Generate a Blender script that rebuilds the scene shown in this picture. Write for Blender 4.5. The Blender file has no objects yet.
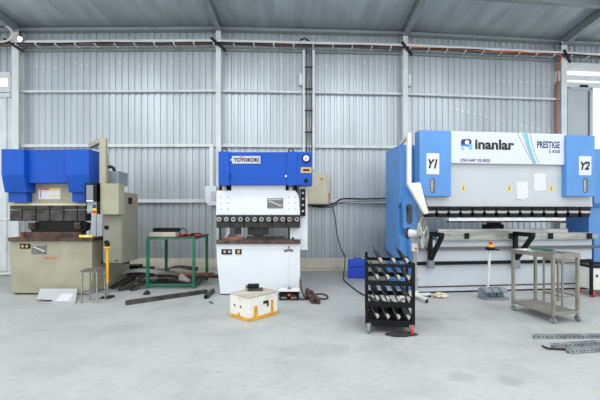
import bpy, bmesh, math, random
from mathutils import Vector, Matrix
random.seed(7)
S = bpy.context.scene
COL = S.collection
F, CX, CY, H = 360.0, 306.0, 213.0, 1.5       # focal length (px), principal point, eye height

# ------------------------------------------------------------------ materials
def lin(c):
    c = c / 255.0
    return c / 12.92 if c <= 0.04045 else ((c + 0.055) / 1.055) ** 2.4
def rgb(c): return (lin(c[0]), lin(c[1]), lin(c[2]), 1.0)
MATS = {}
def mat(name, col, rough=0.5, metal=0.0, var=0.0, scale=4.0, col2=None, bump=0.0, stretch=None, emit=0.0, spec=0.5, bscale=None, detail=6.0, contrast=(0.35, 0.65)):
    if name in MATS: return MATS[name]
    m = bpy.data.materials.new(name); m.use_nodes = True
    nt = m.node_tree; b = nt.nodes['Principled BSDF']
    b.inputs['Base Color'].default_value = rgb(col)
    b.inputs['Roughness'].default_value = rough
    b.inputs['Metallic'].default_value = metal
    b.inputs['Specular IOR Level'].default_value = spec
    if emit:
        b.inputs['Emission Color'].default_value = rgb(col); b.inputs['Emission Strength'].default_value = emit
    if var or col2 or bump:
        tc = nt.nodes.new('ShaderNodeTexCoord'); mp = nt.nodes.new('ShaderNodeMapping')
        nt.links.new(tc.outputs['Object'], mp.inputs['Vector'])
        if stretch: mp.inputs['Scale'].default_value = stretch
        n = nt.nodes.new('ShaderNodeTexNoise'); n.inputs['Scale'].default_value = scale; n.inputs['Detail'].default_value = detail
        nt.links.new(mp.outputs['Vector'], n.inputs['Vector'])
        r = nt.nodes.new('ShaderNodeValToRGB')
        c2 = col2 if col2 else tuple(max(0, v * (1 - var)) for v in col)
        r.color_ramp.elements[0].position = contrast[0]; r.color_ramp.elements[0].color = rgb(c2)
        r.color_ramp.elements[1].position = contrast[1]; r.color_ramp.elements[1].color = rgb(col)
        nt.links.new(n.outputs['Fac'], r.inputs['Fac']); nt.links.new(r.outputs['Color'], b.inputs['Base Color'])
        if bump:
            n2 = nt.nodes.new('ShaderNodeTexNoise'); n2.inputs['Scale'].default_value = bscale or scale * 4; n2.inputs['Detail'].default_value = 4
            nt.links.new(mp.outputs['Vector'], n2.inputs['Vector'])
            bp = nt.nodes.new('ShaderNodeBump'); bp.inputs['Strength'].default_value = bump; bp.inputs['Distance'].default_value = 0.01
            nt.links.new(n2.outputs['Fac'], bp.inputs['Height']); nt.links.new(bp.outputs['Normal'], b.inputs['Normal'])
    MATS[name] = m
    return m

M = {}
M['zinc'] = mat('zinc_sheet', (186, 194, 200), 0.37, 0.4, 0.07, 1.3, stretch=(3, 3, .25))
M['zinc_dim'] = mat('ceiling_sheet', (196, 206, 210), 0.36, 0.3, 0.12, 2.2, stretch=(1.5, .3, 1), bump=.05)
M['steel_white'] = mat('white_painted_steel', (214, 220, 222), 0.45, 0.0, 0.06, 3)
M['steel_grey'] = mat('grey_painted_steel', (150, 160, 162), 0.45, 0.2, 0.1, 3)
M['screw'] = mat('screw_washer', (245, 248, 250), 0.25, 0.2)
M['curb'] = mat('curb_plaster', (230, 223, 202), 0.8, 0, 0.1, 3, bump=.1)
M['blue'] = mat('royal_blue_paint', (10, 78, 178), 0.42, 0, 0.07, 2.5, spec=.3)
M['blue_edge'] = mat('royal_blue_trim', (16, 64, 185), 0.42)
M['sky'] = mat('sky_blue_paint', (84, 143, 208), 0.4, 0, 0.05, 2)
M['beige'] = mat('beige_paint', (168, 164, 142), 0.5, 0, 0.1, 2.2, bump=.03)
M['beige_dark'] = mat('beige_cabinet_paint', (142, 142, 127), 0.5, 0, 0.1, 2)
M['white'] = mat('white_paint', (218, 224, 230), 0.4, 0, 0.03, 2)
M['signwhite'] = mat('sign_white', (205, 212, 219), 0.4, 0, 0.02, 2)
M['panel'] = mat('pale_grey_paint', (188, 194, 199), 0.42, 0, 0.03, 2)
M['bedpanel'] = mat('bed_pale_grey_paint', (196, 203, 210), 0.42, 0, 0.04, 2)
M['black'] = mat('black_paint', (12, 12, 14), 0.5, 0, 0.2, 8, spec=.25)
M['gun'] = mat('dark_tool_steel', (52, 50, 50), 0.45, 0.3, 0.35, 7)
M['gun2'] = mat('worn_tool_steel', (80, 77, 74), 0.5, 0.3, 0.45, 9)
M['brown'] = mat('rusty_brown_steel', (100, 74, 62), 0.6, 0.2, 0.5, 9, bump=.1)
M['rust'] = mat('orange_rust', (148, 92, 62), 0.8, 0, 0.5, 10, bump=.15)
M['steel'] = mat('bright_steel', (178, 178, 174), 0.34, 0.7, 0.2, 6, stretch=(.4, 3, 3))
M['inox'] = mat('stainless_tube', (160, 155, 144), 0.34, 0.55, 0.12, 5)
M['cream'] = mat('cream_paint', (200, 193, 168), 0.5, 0, 0.05, 2)
M['green'] = mat('green_paint', (28, 116, 84), 0.45, 0, 0.2, 6)
M['dkgreen'] = mat('dark_green_wood', (20, 84, 56), 0.6)
M['foam'] = mat('worn_white_paint', (226, 224, 214), 0.75, 0, 0.18, 4, bump=.15, contrast=(.25, .5))
M['board'] = mat('dusty_cardboard', (196, 188, 172), 0.85, 0, 0.14, 5, bump=.1)
M['orange'] = mat('orange_tape', (236, 170, 44), 0.5, 0, .15, 12)
M['yellow'] = mat('yellow_paint', (238, 170, 26), 0.45)
M['yel2'] = mat('label_yellow', (232, 206, 70), 0.5)
M['red'] = mat('red_plastic', (206, 34, 30), 0.45)
M['redorange'] = mat('label_red', (222, 84, 52), 0.5)
M['paper'] = mat('paper', (216, 219, 225), 0.8, 0, .03, 9)
M['ink'] = mat('black_ink', (22, 22, 28), 0.6)
M['navy'] = mat('navy_ink', (30, 40, 96), 0.5)
M['ltblue'] = mat('light_blue_ink', (96, 186, 240), 0.5)
M['midblue'] = mat('mid_blue_ink', (44, 110, 200), 0.5)
M['greyline'] = mat('grey_ink', (138, 146, 156), 0.5)
M['plate'] = mat('nameplate_grey', (128, 128, 124), 0.45, 0.2, .3, 30)
M['brass'] = mat('brass', (196, 160, 104), 0.4, 0.4)
M['glass'] = mat('dark_screen', (34, 38, 46), 0.12, 0, spec=.6)
M['screen'] = mat('grey_screen', (120, 128, 134), 0.15)
M['plastic'] = mat('grey_plastic', (128, 138, 148), 0.5, 0, .1, 5)
M['ltplastic'] = mat('light_plastic', (216, 217, 210), 0.45)
M['rubber'] = mat('black_rubber', (26, 26, 26), 0.8)
M['redwheel'] = mat('red_wheel', (196, 40, 44), 0.5)
M['beltan'] = mat('tan_rag', (220, 204, 178), 0.9, 0, .2, 12, bump=.3)
M['darkrag'] = mat('oily_dark_cloth', (40, 38, 36), 0.7, 0, .4, 20, bump=.4)
M['case'] = mat('blue_plastic_case', (22, 78, 196), 0.45)
M['wood'] = mat('old_wood', (116, 102, 92), 0.8, 0, .3, 6, stretch=(6, 1, 1), bump=.1)
M['cab_orange'] = mat('orange_cable', (190, 92, 48), 0.6)
M['cab_brown'] = mat('brown_cable', (118, 66, 48), 0.6)
M['cab_grey'] = mat('grey_cable', (92, 96, 98), 0.6)
M['doorgrey'] = mat('door_grey_paint', (172, 180, 188), 0.45, 0, .04, 2)
M['lampglow'] = mat('lamp_lens', (255, 255, 255), 0.3, emit=4.0)
M['galv'] = mat('galvanised_slotted', (158, 164, 168), 0.45, 0.25, .2, 14)

def concrete():
    m = bpy.data.materials.new('concrete_floor'); m.use_nodes = True
    nt = m.node_tree; b = nt.nodes['Principled BSDF']
    tc = nt.nodes.new('ShaderNodeTexCoord')
    def noise(s, d, lo, hi, c0, c1, st=None):
        mp = nt.nodes.new('ShaderNodeMapping'); nt.links.new(tc.outputs['Object'], mp.inputs['Vector'])
        if st: mp.inputs['Scale'].default_value = st
        n = nt.nodes.new('ShaderNodeTexNoise'); n.inputs['Scale'].default_value = s; n.inputs['Detail'].default_value = d
        n.inputs['Roughness'].default_value = .6
        nt.links.new(mp.outputs['Vector'], n.inputs['Vector'])
        r = nt.nodes.new('ShaderNodeValToRGB'); r.color_ramp.elements[0].position = lo; r.color_ramp.elements[1].position = hi
        r.color_ramp.elements[0].color = c0; r.color_ramp.elements[1].color = c1
        nt.links.new(n.outputs['Fac'], r.inputs['Fac']); return r.outputs['Color']
    a = noise(.35, 4, .3, .7, rgb((168, 171, 170)), rgb((178, 181, 180)))
    c = noise(1.6, 9, .30, .55, (.83, .83, .83, 1), (1, 1, 1, 1))
    e = noise(14, 6, .3, .52, (.88, .88, .88, 1), (1, 1, 1, 1))
    g = noise(1.1, 3, .62, .74, (1, 1, 1, 1), (.9, .895, .88, 1), (1, .6, 1))
    def mul(x, y):
        k = nt.nodes.new('ShaderNodeMix'); k.data_type = 'RGBA'; k.blend_type = 'MULTIPLY'; k.inputs['Factor'].default_value = 1
        nt.links.new(x, k.inputs[6]); nt.links.new(y, k.inputs[7]); return k.outputs[2]
    o = mul(mul(mul(a, c), e), g)
    # old oil stains with a place and shape of their own
    nw = nt.nodes.new('ShaderNodeTexNoise'); nw.inputs['Scale'].default_value = 5; nt.links.new(tc.outputs['Object'], nw.inputs['Vector'])
    for x, y, rx, ry, v in ((1.43, 3.3, .13, .11, .84), (1.83, 3.22, .13, .11, .86), (2.13, 5.1, .17, .14, .88), (1.72, 5.05, .2, .1, .9), (.1, 3.95, .5, .22, .88), (-2.4, 4.6, .4, .2, .93)):
        mp = nt.nodes.new('ShaderNodeMapping'); mp.inputs['Location'].default_value = (-x / rx, -y / ry, 0); mp.inputs['Scale'].default_value = (1 / rx, 1 / ry, 0)
        nt.links.new(tc.outputs['Object'], mp.inputs['Vector'])
        ln = nt.nodes.new('ShaderNodeVectorMath'); ln.operation = 'LENGTH'; nt.links.new(mp.outputs['Vector'], ln.inputs[0])
        ad = nt.nodes.new('ShaderNodeMath'); ad.operation = 'ADD'; nt.links.new(ln.outputs['Value'], ad.inputs[0]); nt.links.new(nw.outputs['Fac'], ad.inputs[1])
        r = nt.nodes.new('ShaderNodeValToRGB'); r.color_ramp.elements[0].position = .72; r.color_ramp.elements[0].color = (v, v, v * .99, 1)
        r.color_ramp.elements[1].position = 1.0; r.color_ramp.elements[1].color = (1, 1, 1, 1)
        hv = nt.nodes.new('ShaderNodeMath'); hv.operation = 'MULTIPLY'; hv.inputs[1].default_value = .62; nt.links.new(ad.outputs[0], hv.inputs[0])
        nt.links.new(hv.outputs[0], r.inputs['Fac']); o = mul(o, r.outputs['Color'])
    nt.links.new(o, b.inputs['Base Color'])
    b.inputs['Roughness'].default_value = .5; b.inputs['Specular IOR Level'].default_value = .35
    n2 = nt.nodes.new('ShaderNodeTexNoise'); n2.inputs['Scale'].default_value = 30; nt.links.new(tc.outputs['Object'], n2.inputs['Vector'])
    bp = nt.nodes.new('ShaderNodeBump'); bp.inputs['Strength'].default_value = .06; bp.inputs['Distance'].default_value = .01
    nt.links.new(n2.outputs['Fac'], bp.inputs['Height']); nt.links.new(bp.outputs['Normal'], b.inputs['Normal'])
    return m
M['floor'] = concrete()
def window_glass():
    m = bpy.data.materials.new('window_glass'); m.use_nodes = True
    nt = m.node_tree; nt.nodes.remove(nt.nodes['Principled BSDF'])
    t = nt.nodes.new('ShaderNodeBsdfTransparent'); g = nt.nodes.new('ShaderNodeBsdfGlossy'); g.inputs['Roughness'].default_value = .05
    x = nt.nodes.new('ShaderNodeMixShader'); x.inputs['Fac'].default_value = .06
    nt.links.new(t.outputs[0], x.inputs[1]); nt.links.new(g.outputs[0], x.inputs[2])
    nt.links.new(x.outputs[0], nt.nodes['Material Output'].inputs['Surface']); return m
M['pane'] = window_glass()

# ------------------------------------------------------------------ mesh builder
class MB:
    def __init__(s): s.v = []; s.f = []; s.m = []
    def add(s, vs, fs, m=0):
        o = len(s.v); s.v += [tuple(v) for v in vs]; s.f += [tuple(i + o for i in f) for f in fs]; s.m += [m] * len(fs); return s
    def box(s, x0, x1, y0, y1, z0, z1, m=0):
        vs = [(x, y, z) for z in (z0, z1) for y in (y0, y1) for x in (x0, x1)]
        return s.add(vs, [(0, 2, 3, 1), (4, 5, 7, 6), (0, 1, 5, 4), (1, 3, 7, 5), (3, 2, 6, 7), (2, 0, 4, 6)], m)
    def prism(s, pts, axis, a, b, m=0):
        n = len(pts)
        def mk(p, t): return {'y': (p[0], t, p[1]), 'x': (t, p[0], p[1]), 'z': (p[0], p[1], t)}[axis]
        vs = [mk(p, a) for p in pts] + [mk(p, b) for p in pts]
        fs = [tuple(range(n)), tuple(range(2 * n - 1, n - 1, -1))] + [(i, (i + 1) % n, n + (i + 1) % n, n + i) for i in range(n)]
        return s.add(vs, fs, m)
    def bar(s, p, q, w, h, m=0, up=(0, 0, 1)):
        p = Vector(p); q = Vector(q); d = (q - p).normalized(); u = Vector(up)
        if abs(d.dot(u)) > .98: u = Vector((0, 1, 0))
        a = d.cross(u).normalized() * w / 2; b = a.cross(d).normalized() * h / 2
        vs = [e + i * a + j * b for e in (p, q) for i, j in ((-1, -1), (1, -1), (1, 1), (-1, 1))]
        return s.add(vs, [(3, 2, 1, 0), (4, 5, 6, 7)] + [(i, (i + 1) % 4, 4 + (i + 1) % 4, 4 + i) for i in range(4)], m)
    def cyl(s, p, q, r, r2=None, n=20, m=0):
        p = Vector(p); q = Vector(q); r2 = r if r2 is None else r2
        d = (q - p).normalized(); u = Vector((0, 0, 1)) if abs(d.z) < .9 else Vector((1, 0, 0))
        a = d.cross(u).normalized(); b = d.cross(a)
        vs = [e + R * (math.cos(t) * a + math.sin(t) * b) for e, R in ((p, r), (q, r2)) for t in [2 * math.pi * k / n for k in range(n)]]
        return s.add(vs, [tuple(range(n)), tuple(range(2 * n - 1, n - 1, -1))] + [(i, n + i, n + (i + 1) % n, (i + 1) % n) for i in range(n)], m)
    def tube(s, pts, r, n=8, m=0, closed=False):
        P = [Vector(p) for p in pts]; L = len(P); rings = []; ref = None
        for i in range(L):
            if closed: d = (P[(i + 1) % L] - P[i - 1]).normalized()
            else: d = (P[min(i + 1, L - 1)] - P[max(i - 1, 0)]).normalized()
            if ref is None:
                ref = Vector((0, 0, 1)) if abs(d.z) < .9 else Vector((1, 0, 0))
            a = (ref - d * ref.dot(d))
            a = a.normalized() if a.length > 1e-6 else d.orthogonal().normalized()
            ref = a; b = d.cross(a)
            rings.append([P[i] + r * (math.cos(t) * a + math.sin(t) * b) for t in [2 * math.pi * k / n for k in range(n)]])
        vs = [v for R in rings for v in R]; fs = []
        for i in range(L if closed else L - 1):
            j = (i + 1) % L
            for k in range(n): fs.append((i * n + k, i * n + (k + 1) % n, j * n + (k + 1) % n, j * n + k))
        if not closed: fs += [tuple(range(n - 1, -1, -1)), tuple(range((L - 1) * n, L * n))]
        return s.add(vs, fs, m)
    def rope(s, pts, r, n=8, m=0, k=6):
        P = [Vector(p) for p in pts]; P = [P[0]] + P + [P[-1]]; out = []
        for i in range(1, len(P) - 2):
            a, b, c, d = P[i - 1:i + 3]
            for q in range(k):
                t = q / k; out.append(.5 * ((2 * b) + (c - a) * t + (2 * a - 5 * b + 4 * c - d) * t * t + (3 * b - a - 3 * c + d) * t ** 3))
        return s.tube(out + [P[-2]], r, n, m)
    def torus(s, c, axis, R, r, n=32, k=8, m=0):
        ax = Vector(axis).normalized(); a = ax.orthogonal().normalized(); b = ax.cross(a); c = Vector(c)
        return s.tube([c + R * (math.cos(t) * a + math.sin(t) * b) for t in [2 * math.pi * i / n for i in range(n)]], r, k, m, True)
    def build(s, name, mats, parent=None, bevel=0.0, smooth=False, loc=None, rotz=0.0, seg=2):
        me = bpy.data.meshes.new(name); me.from_pydata(s.v, [], s.f)
        if not isinstance(mats, (list, tuple)): mats = [mats]
        for x in mats: me.materials.append(M[x] if isinstance(x, str) else x)
        for p, i in zip(me.polygons, s.m): p.material_index = i
        bm = bmesh.new(); bm.from_mesh(me); bmesh.ops.recalc_face_normals(bm, faces=bm.faces); bm.to_mesh(me); bm.free()
        if smooth:
            for p in me.polygons: p.use_smooth = len(p.vertices) < 5
        o = bpy.data.objects.new(name, me); COL.objects.link(o)
        if parent: o.parent = parent
        if loc is not None: o.location = loc
        o.rotation_euler.z = rotz
        if bevel:
            b = o.modifiers.new('bevel', 'BEVEL'); b.width = bevel; b.segments = seg; b.limit_method = 'ANGLE'; b.angle_limit = math.radians(40)
        return o
def tag(o, label, cat, group=None, kind=None):
    o['label'] = label; o['category'] = cat
    if group: o['group'] = group
    if kind: o['kind'] = kind
    return o
def thing(name, label, cat, loc=(0, 0, 0), rotz=0.0, group=None):
    o = bpy.data.objects.new(name, None); COL.objects.link(o); o.empty_display_size = .1
    o.location = loc; o.rotation_euler.z = rotz
    return tag(o, label, cat, group)
def struct(o): o['kind'] = 'structure'; return o

def text(name, body, mat_, parent, x0, x1, z0, z1, y, depth=.003, bold=0.0, shear=0.0, label=None):
    cu = bpy.data.curves.new('t', 'FONT'); cu.body = body; cu.extrude = .01; cu.offset = bold; cu.shear = shear; cu.resolution_u = 3
    o = bpy.data.objects.new('t', cu); COL.objects.link(o)
    dg = bpy.context.evaluated_depsgraph_get(); dg.update()
    me = bpy.data.meshes.new_from_object(o.evaluated_get(dg)); bpy.data.objects.remove(o)
    xs = [v.co.x for v in me.vertices]; ys = [v.co.y for v in me.vertices]
    ax, bx, ay, by = min(xs), max(xs), min(ys), max(ys)
    for v in me.vertices:
        u = (v.co.x - ax) / (bx - ax); w = (v.co.y - ay) / (by - ay); e = 0 if v.co.z < 0 else 1
        v.co = (x0 + u * (x1 - x0), y - e * depth, z0 + w * (z1 - z0))
    me.materials.clear(); me.materials.append(M[mat_]); me.name = name
    t = bpy.data.objects.new(name, me); COL.objects.link(t); t.parent = parent
    if label: t['label'] = label
    return t

# ray helpers: turn a picture measurement at a known distance into a place in the hall
def gY(py): return F * H / (py - CY)
def at(px, py, Y): return Vector(((px - CX) / F * Y, Y, H - (py - CY) / F * Y))
def ground(px, py): return at(px, py, gY(py))
class FR:
    def __init__(s, X, Y, rot=0.0):
        s.o = Vector((X, Y, 0)); s.ro = math.radians(rot)
        s.u = Vector((math.cos(s.ro), math.sin(s.ro), 0)); s.w = Vector((-math.sin(s.ro), math.cos(s.ro), 0))
    def p(s, px, py, d):
        D = Vector(((px - CX) / F, 1, -(py - CY) / F)); t = (d + s.o.dot(s.w)) / D.dot(s.w)
        P = D * t; return ((P - s.o).dot(s.u), H + P.z)
    def x(s, px, d): return s.p(px, CY, d)[0]
    def z(s, px, py, d): return s.p(px, py, d)[1]
    def r(s, px0, py0, px1, py1, d):
        m = (px0 + px1) / 2
        return s.x(px0, d), s.x(px1, d), s.z(m, py1, d), s.z(m, py0, d)
    def box(s, mb, px0, py0, px1, py1, d0, d1, m=0):
        a, b, c, e = s.r(px0, py0, px1, py1, d0); mb.box(a, b, d0, d1, c, e, m); return mb
    def poly(s, mb, pts, d0, d1, m=0):
        mb.prism([s.p(x, y, d0) for x, y in pts], 'y', d0, d1, m); return mb
    def thing(s, name, label, cat): return thing(name, label, cat, (s.o.x, s.o.y, 0), s.ro)

# ------------------------------------------------------------------ the hall
NODES = [(-11.5, 9.27), (-7.461, 9.23), (-2.267, 9.17), (2.562, 9.41), (7.046, 9.87), (11.5, 10.326)]
def wallY(X):
    for (a, b), (c, d) in zip(NODES, NODES[1:]):
        if X <= c: return b + (d - b) * (X - a) / (c - a)
    return NODES[-1][1]
def wz(py, px=306, off=0.0):
    X = (px - CX) / F * 9.3
    for _ in range(6): X = (px - CX) / F * (wallY(X) - off)
    return H - (py - CY) / F * (wallY(X) - off)
def wX(px, off=0.0):
    X = (px - CX) / F * 9.3
    for _ in range(6): X = (px - CX) / F * (wallY(X) - off)
    return X
ZC = 6.27; SL = 0.061
def ceilZ(Y): return ZC + SL * (9.2 - Y)

b = MB(); b.box(-13, 13, -7, 13, -.15, 0); struct(b.build('floor', 'floor'))

def corrugated(mb, Xa, Xb, z0, z1, pitch=.165, dep=.022):
    xs = []
    k = math.floor(Xa / pitch)
    while k * pitch < Xb:
        for u, o in ((0, 0), (.07, 0), (.084, 1), (.137, 1), (.151, 0)):
            X = k * pitch + u
            if Xa <= X <= Xb: xs.append((X, o))
        k += 1
    top = (lambda X: z1) if z1 is not None else (lambda X: ceilZ(wallY(X)) - .01)
    vs = []; fs = []
    for X, o in xs: 
        Y = wallY(X) + o * dep
        vs += [(X, Y, z0), (X, Y, top(X))]
    n0 = len(vs)
    for X, o in xs:
        Y = wallY(X) + .07
        vs += [(X, Y, z0), (X, Y, top(X))]
    n = len(xs)
    for i in range(n - 1):
        fs.append((2 * i, 2 * i + 1, 2 * i + 3, 2 * i + 2)); fs.append((n0 + 2 * i, n0 + 2 * i + 2, n0 + 2 * i + 3, n0 + 2 * i + 1))
        fs.append((2 * i, 2 * i + 2, n0 + 2 * i + 2, n0 + 2 * i)); fs.append((2 * i + 1, n0 + 2 * i + 1, n0 + 2 * i + 3, 2 * i + 3))
    mb.add(vs, fs)
wb = MB()
XL, XR = -7.461, 7.046
corrugated(wb, XL, XR, .12, None)
corrugated(wb, -11.5, XL - .001, wz(73, 5), None)
corrugated(wb, XR + .001, 11.5, wz(64, 590), None)
# bright screw washers in wavy rows on the sheets
def screws(pts):
    for px, py in pts:
        X = wX(px); X = math.floor(X / .165) * .165 + .035; Y = wallY(X); z = wz(py, px)
        wb.cyl((X, Y + .002, z), (X, Y - .012, z), .024, .02, 8, 1)
screws([(27, 65), (37, 66), (46, 67), (56, 68), (75, 63), (84, 65), (93, 66), (108, 67.5), (122, 63), (142, 66), (151, 67), (157, 68), (171, 63),
        (267, 63), (275, 65), (283, 66), (297, 64), (331, 66), (344, 66), (364, 62), (375, 64), (386, 66), (392, 67)])
screws([(492 + 5.6 * k, 80 + .35 * k) for k in range(12)]); screws([(452 + 6 * k, 108 + 1.4 * k) for k in range(18)])
screws([(496, 43.5), (504, 44), (512, 44.5), (521, 45)])
struct(wb.build('wall_back', ['zinc', 'screw']))

def along(mb, Xa, Xb, off0, off1, z0, z1, m=0):
    pts = [Xa] + [n[0] for n in NODES if Xa < n[0] < Xb] + [Xb]
    for a, c in zip(pts, pts[1:]):
        ya, yc = wallY(a), wallY(c)
        vs = [(a, ya - off0, z0), (c, yc - off0, z0), (c, yc - off1, z0), (a, ya - off1, z0), (a, ya - off0, z1), (c, yc - off0, z1), (c, yc - off1, z1), (a, ya - off1, z1)]
        mb.add(vs, [(0, 1, 2, 3), (4, 7, 6, 5), (0, 4, 5, 1), (1, 5, 6, 2), (2, 6, 7, 3), (3, 7, 4, 0)], m)
# ceiling with low seams running with the rafters
cb = MB()
vs = [(-13, -5, ceilZ(-5)), (13, -5, ceilZ(-5)), (13, 11.5, ceilZ(11.5)), (-13, 11.5, ceilZ(11.5))]
cb.add(vs + [(x, y, z + .1) for x, y, z in vs], [(0, 1, 2, 3), (7, 6, 5, 4), (0, 4, 5, 1), (1, 5, 6, 2), (2, 6, 7, 3), (3, 7, 4, 0)])
for X in [wX(190) - .97 * k for k in range(-12, 10)]:
    cb.bar((X, -5, ceilZ(-5)), (X, 9.1, ceilZ(9.1)), .018, .012)
struct(cb.build('ceiling', 'zinc_dim'))

nt_ = [0]
def trim(mb, m, bevel=0):
    nt_[0] += 1
    return struct(mb.build('trim_%d' % nt_[0], m, bevel=bevel))
b = MB(); along(b, -11.5, 11.5, .002, .16, 6.10, 6.155); along(b, -11.5, 11.5, .002, .03, 6.155, 6.24); trim(b, 'steel_grey')
for py, h, o, m in ((51, .05, .07, 'steel_grey'), (92, .05, .10, 'steel_white'), (146, .075, .10, 'steel_white'), (201, .085, .10, 'steel_white')):
    z = wz(py, 306, o)
    b = MB(); along(b, XL + .06, XR - .06, .003, o, z - h / 2, z + h / 2); trim(b, m)
# columns: H sections; rafters: I sections
for px, w in ((15.5, .17), (218.5, .125), (405.3, .125), (564, .15)):
    X = wX(px, .2); Y = wallY(X) - .015
    b = MB(); b.box(X - w / 2, X + w / 2, Y - .2, Y - .188, 0, 6.1); b.box(X - w / 2, X + w / 2, Y - .012, Y, 0, 6.1); b.box(X - .006, X + .006, Y - .188, Y - .012, 0, 6.1)
    b.box(X - w / 2 - .05, X + w / 2 + .05, Y - .23, Y, 0, .02)
    trim(b, 'steel_white')
    b = MB(); d = .25
    for (w2, lo, hi) in ((.13, -d, -d + .014), (.012, -d + .014, -.016), (.13, -.016, -.002)):
        vs = []
        for yy in (Y - .02, -4.5):
            for zz in (lo, hi):
                for xx in (X - w2 / 2, X + w2 / 2): vs.append((xx, yy, ceilZ(yy) + zz))
        b.add(vs, [(0, 1, 3, 2), (4, 6, 7, 5), (0, 4, 5, 1), (2, 3, 7, 6), (0, 2, 6, 4), (1, 5, 7, 3)])
    trim(b, 'steel_grey')
# purlin under the ceiling on the right
b = MB()
def purl(X0, X1, Y0, sl):
    Y1 = Y0 + sl * (X1 - X0)
    b.bar((X0, Y0, ceilZ(Y0) - .09), (X1, Y1, ceilZ(Y1) - .09), .12, .16)
purl(2.65, 11.5, 7.75, .1025); trim(b, 'steel_grey')
b = MB(); along(b, XL + .1, XR - .1, .002, .05, .08, .34); along(b, XL + .1, XR - .1, .002, .03, 0, .08); o = b.build('baseboard_back', 'curb', bevel=.01); struct(o)

# left bay: window strip over a pale sliding door
z1, z0 = wz(75, 5), wz(90, 5)
b = MB(); along(b, -11.5, XL - .09, -.05, .05, z0 - .07, z0 + .07); along(b, -11.5, XL - .09, -.05, .05, z1 - .06, z1 + .06)
b.box(-7.63, -7.55, 9.2, 9.3, z0, z1); w = struct(b.build('window_1', 'steel_white'))
b = MB(); along(b, -11.5, -7.6, -.03, -.02, z0, z1); b.build('pane', 'pane', w)
b = MB(); along(b, -11.5, XL - .09, -.07, .0, 0, z0 - .07)
for X in (-11.2, -10.4, -9.6, -8.8, -8.0, -7.73): along(b, X, X + .07, .0, .03, .05, z0 - .1)
along(b, -11.5, XL - .09, .0, .045, 1.32, 1.36); along(b, -11.5, XL - .09, .0, .06, z0 - .2, z0 - .1)
struct(b.build('door_1', 'steel_white'))
b = MB()
b.tube([(-10.5, 8.4, .04), (-9.2, 8.4, .04), (-8.1, 8.5, .05), (-7.2, 8.6, .045), (-6.7, 8.8, .04), (-6.2, 8.9, .04)], .035, 8)
tag(b.build('pipe', 'ltplastic', smooth=True), 'pale pipe lying on the floor by the left doorway', 'pipe')

# right bay: daylight window with bars, grey door leaf standing in front of it
zt = wz(70, 590)
b = MB(); along(b, XR + .08, 11.5, -.05, .06, zt - .03, zt + .16)
for py in (78.5, 85.5): 
    z = wz(py, 590); along(b, XR + .08, 11.5, -.03, .05, z - .055, z + .055)
along(b, XR + .08, 11.5, -.05, .05, 1.0, 1.1); along(b, 8.9, 9.0, -.05, .05, 1.1, zt)
w = struct(b.build('window_2', 'steel_white'))
b = MB(); along(b, XR + .1, 11.4, -.03, -.02, 1.1, zt); b.build('pane', 'pane', w)
b = MB(); along(b, XR + .001, 11.5, -.07, 0, 0, 1.0); struct(b.build('wall_right', 'zinc'))
x0, x1 = wX(567, .15), wX(592, .15); zt2 = wz(87.5, 580, .15)
b = MB(); along(b, x0, x1, .12, .16, .05, zt2); d2 = struct(b.build('door_2', 'doorgrey', bevel=.006))
b = MB()
for a, c, e, g in ((x0, x0 + .06, .05, zt2), (x1 - .09, x1, .05, zt2), (x0, x1, zt2 - .08, zt2), (x0, x1, .05, .2)): along(b, a, c, .16, .185, e, g)
b.build('door_frame', 'doorgrey', d2, bevel=.004)
b = MB(); along(b, x1 - .13, x1 - .09, .16, .17, .3, zt2 - .1); b.build('edge_seal', 'cab_grey', d2)
b = MB(); along(b, wX(580, .15), wX(587, .15), .13, .2, zt2, zt2 + .06); b.build('closer', 'black', d2)

# ------------------------------------------------------------------ cable tray, cables
ty0, ty1 = .14, .34
tz = H + (CY - 46) * (9.25 - .3) / F
t = thing('cable_tray', 'long pale ladder cable tray running high along the whole corrugated wall', 'cable tray', (0, 8.9, tz))
def loc_along(mb, Xa, Xb, o0, o1, z0, z1):
    along(mb, Xa, Xb, o0, o1, z0, z1)
for o0, o1 in ((ty0, ty0 + .012), (ty1 - .012, ty1)):
    b = MB(); loc_along(b, -11, 11, o0, o1, tz + .055, tz + .10); loc_along(b, -11, 11, o0 - .012, o1 + .012, tz + .10, tz + .108)
    b.v = [(x, y - 8.9, z - tz) for x, y, z in b.v]; b.build('side_rail', 'steel_white', t)
for k in range(44):
    X = -10.6 + k * .49; Y = wallY(X)
    b = MB(); b.box(X - .015, X + .015, Y - ty1 - 8.9, Y - ty0 - 8.9, .0, .012); b.box(X - .015, X + .015, Y - ty1 - 8.9, Y - ty1 - 8.89, .012, .06); b.box(X - .015, X + .015, Y - ty0 - 8.91, Y - ty0 - 8.9, .012, .06); b.build('rung', 'steel_white', t)
for px in (15.5, 218.5, 405.3, 564):
    X = wX(px, .2); Y = wallY(X) - .3 - 8.9
    b = MB(); b.bar((X - .14, Y - .1, .13), (X + .18, Y + .12, -.1), .05, .05); b.build('bracket', 'gun', t)
def cable(name, m, label, o, dz, r, X0=-10.9, X1=10.9, amp=.015, ph=0.0, tail=None, group=None):
    pts = []; n = 90
    for i in range(n + 1):
        X = X0 + (X1 - X0) * i / n
        pts.append((X, wallY(X) - o + amp * math.sin(X * 2.1 + ph), tz + .025 + r + dz + abs(amp * math.sin(X * 1.3 + ph))))
    if tail: pts += tail
    q = MB(); q.tube(pts, r, 6, 0); return tag(q.build(name, m, smooth=True), label, 'cable', group)
X5 = wX(560.5, .22); Y5 = wallY(X5)
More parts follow.
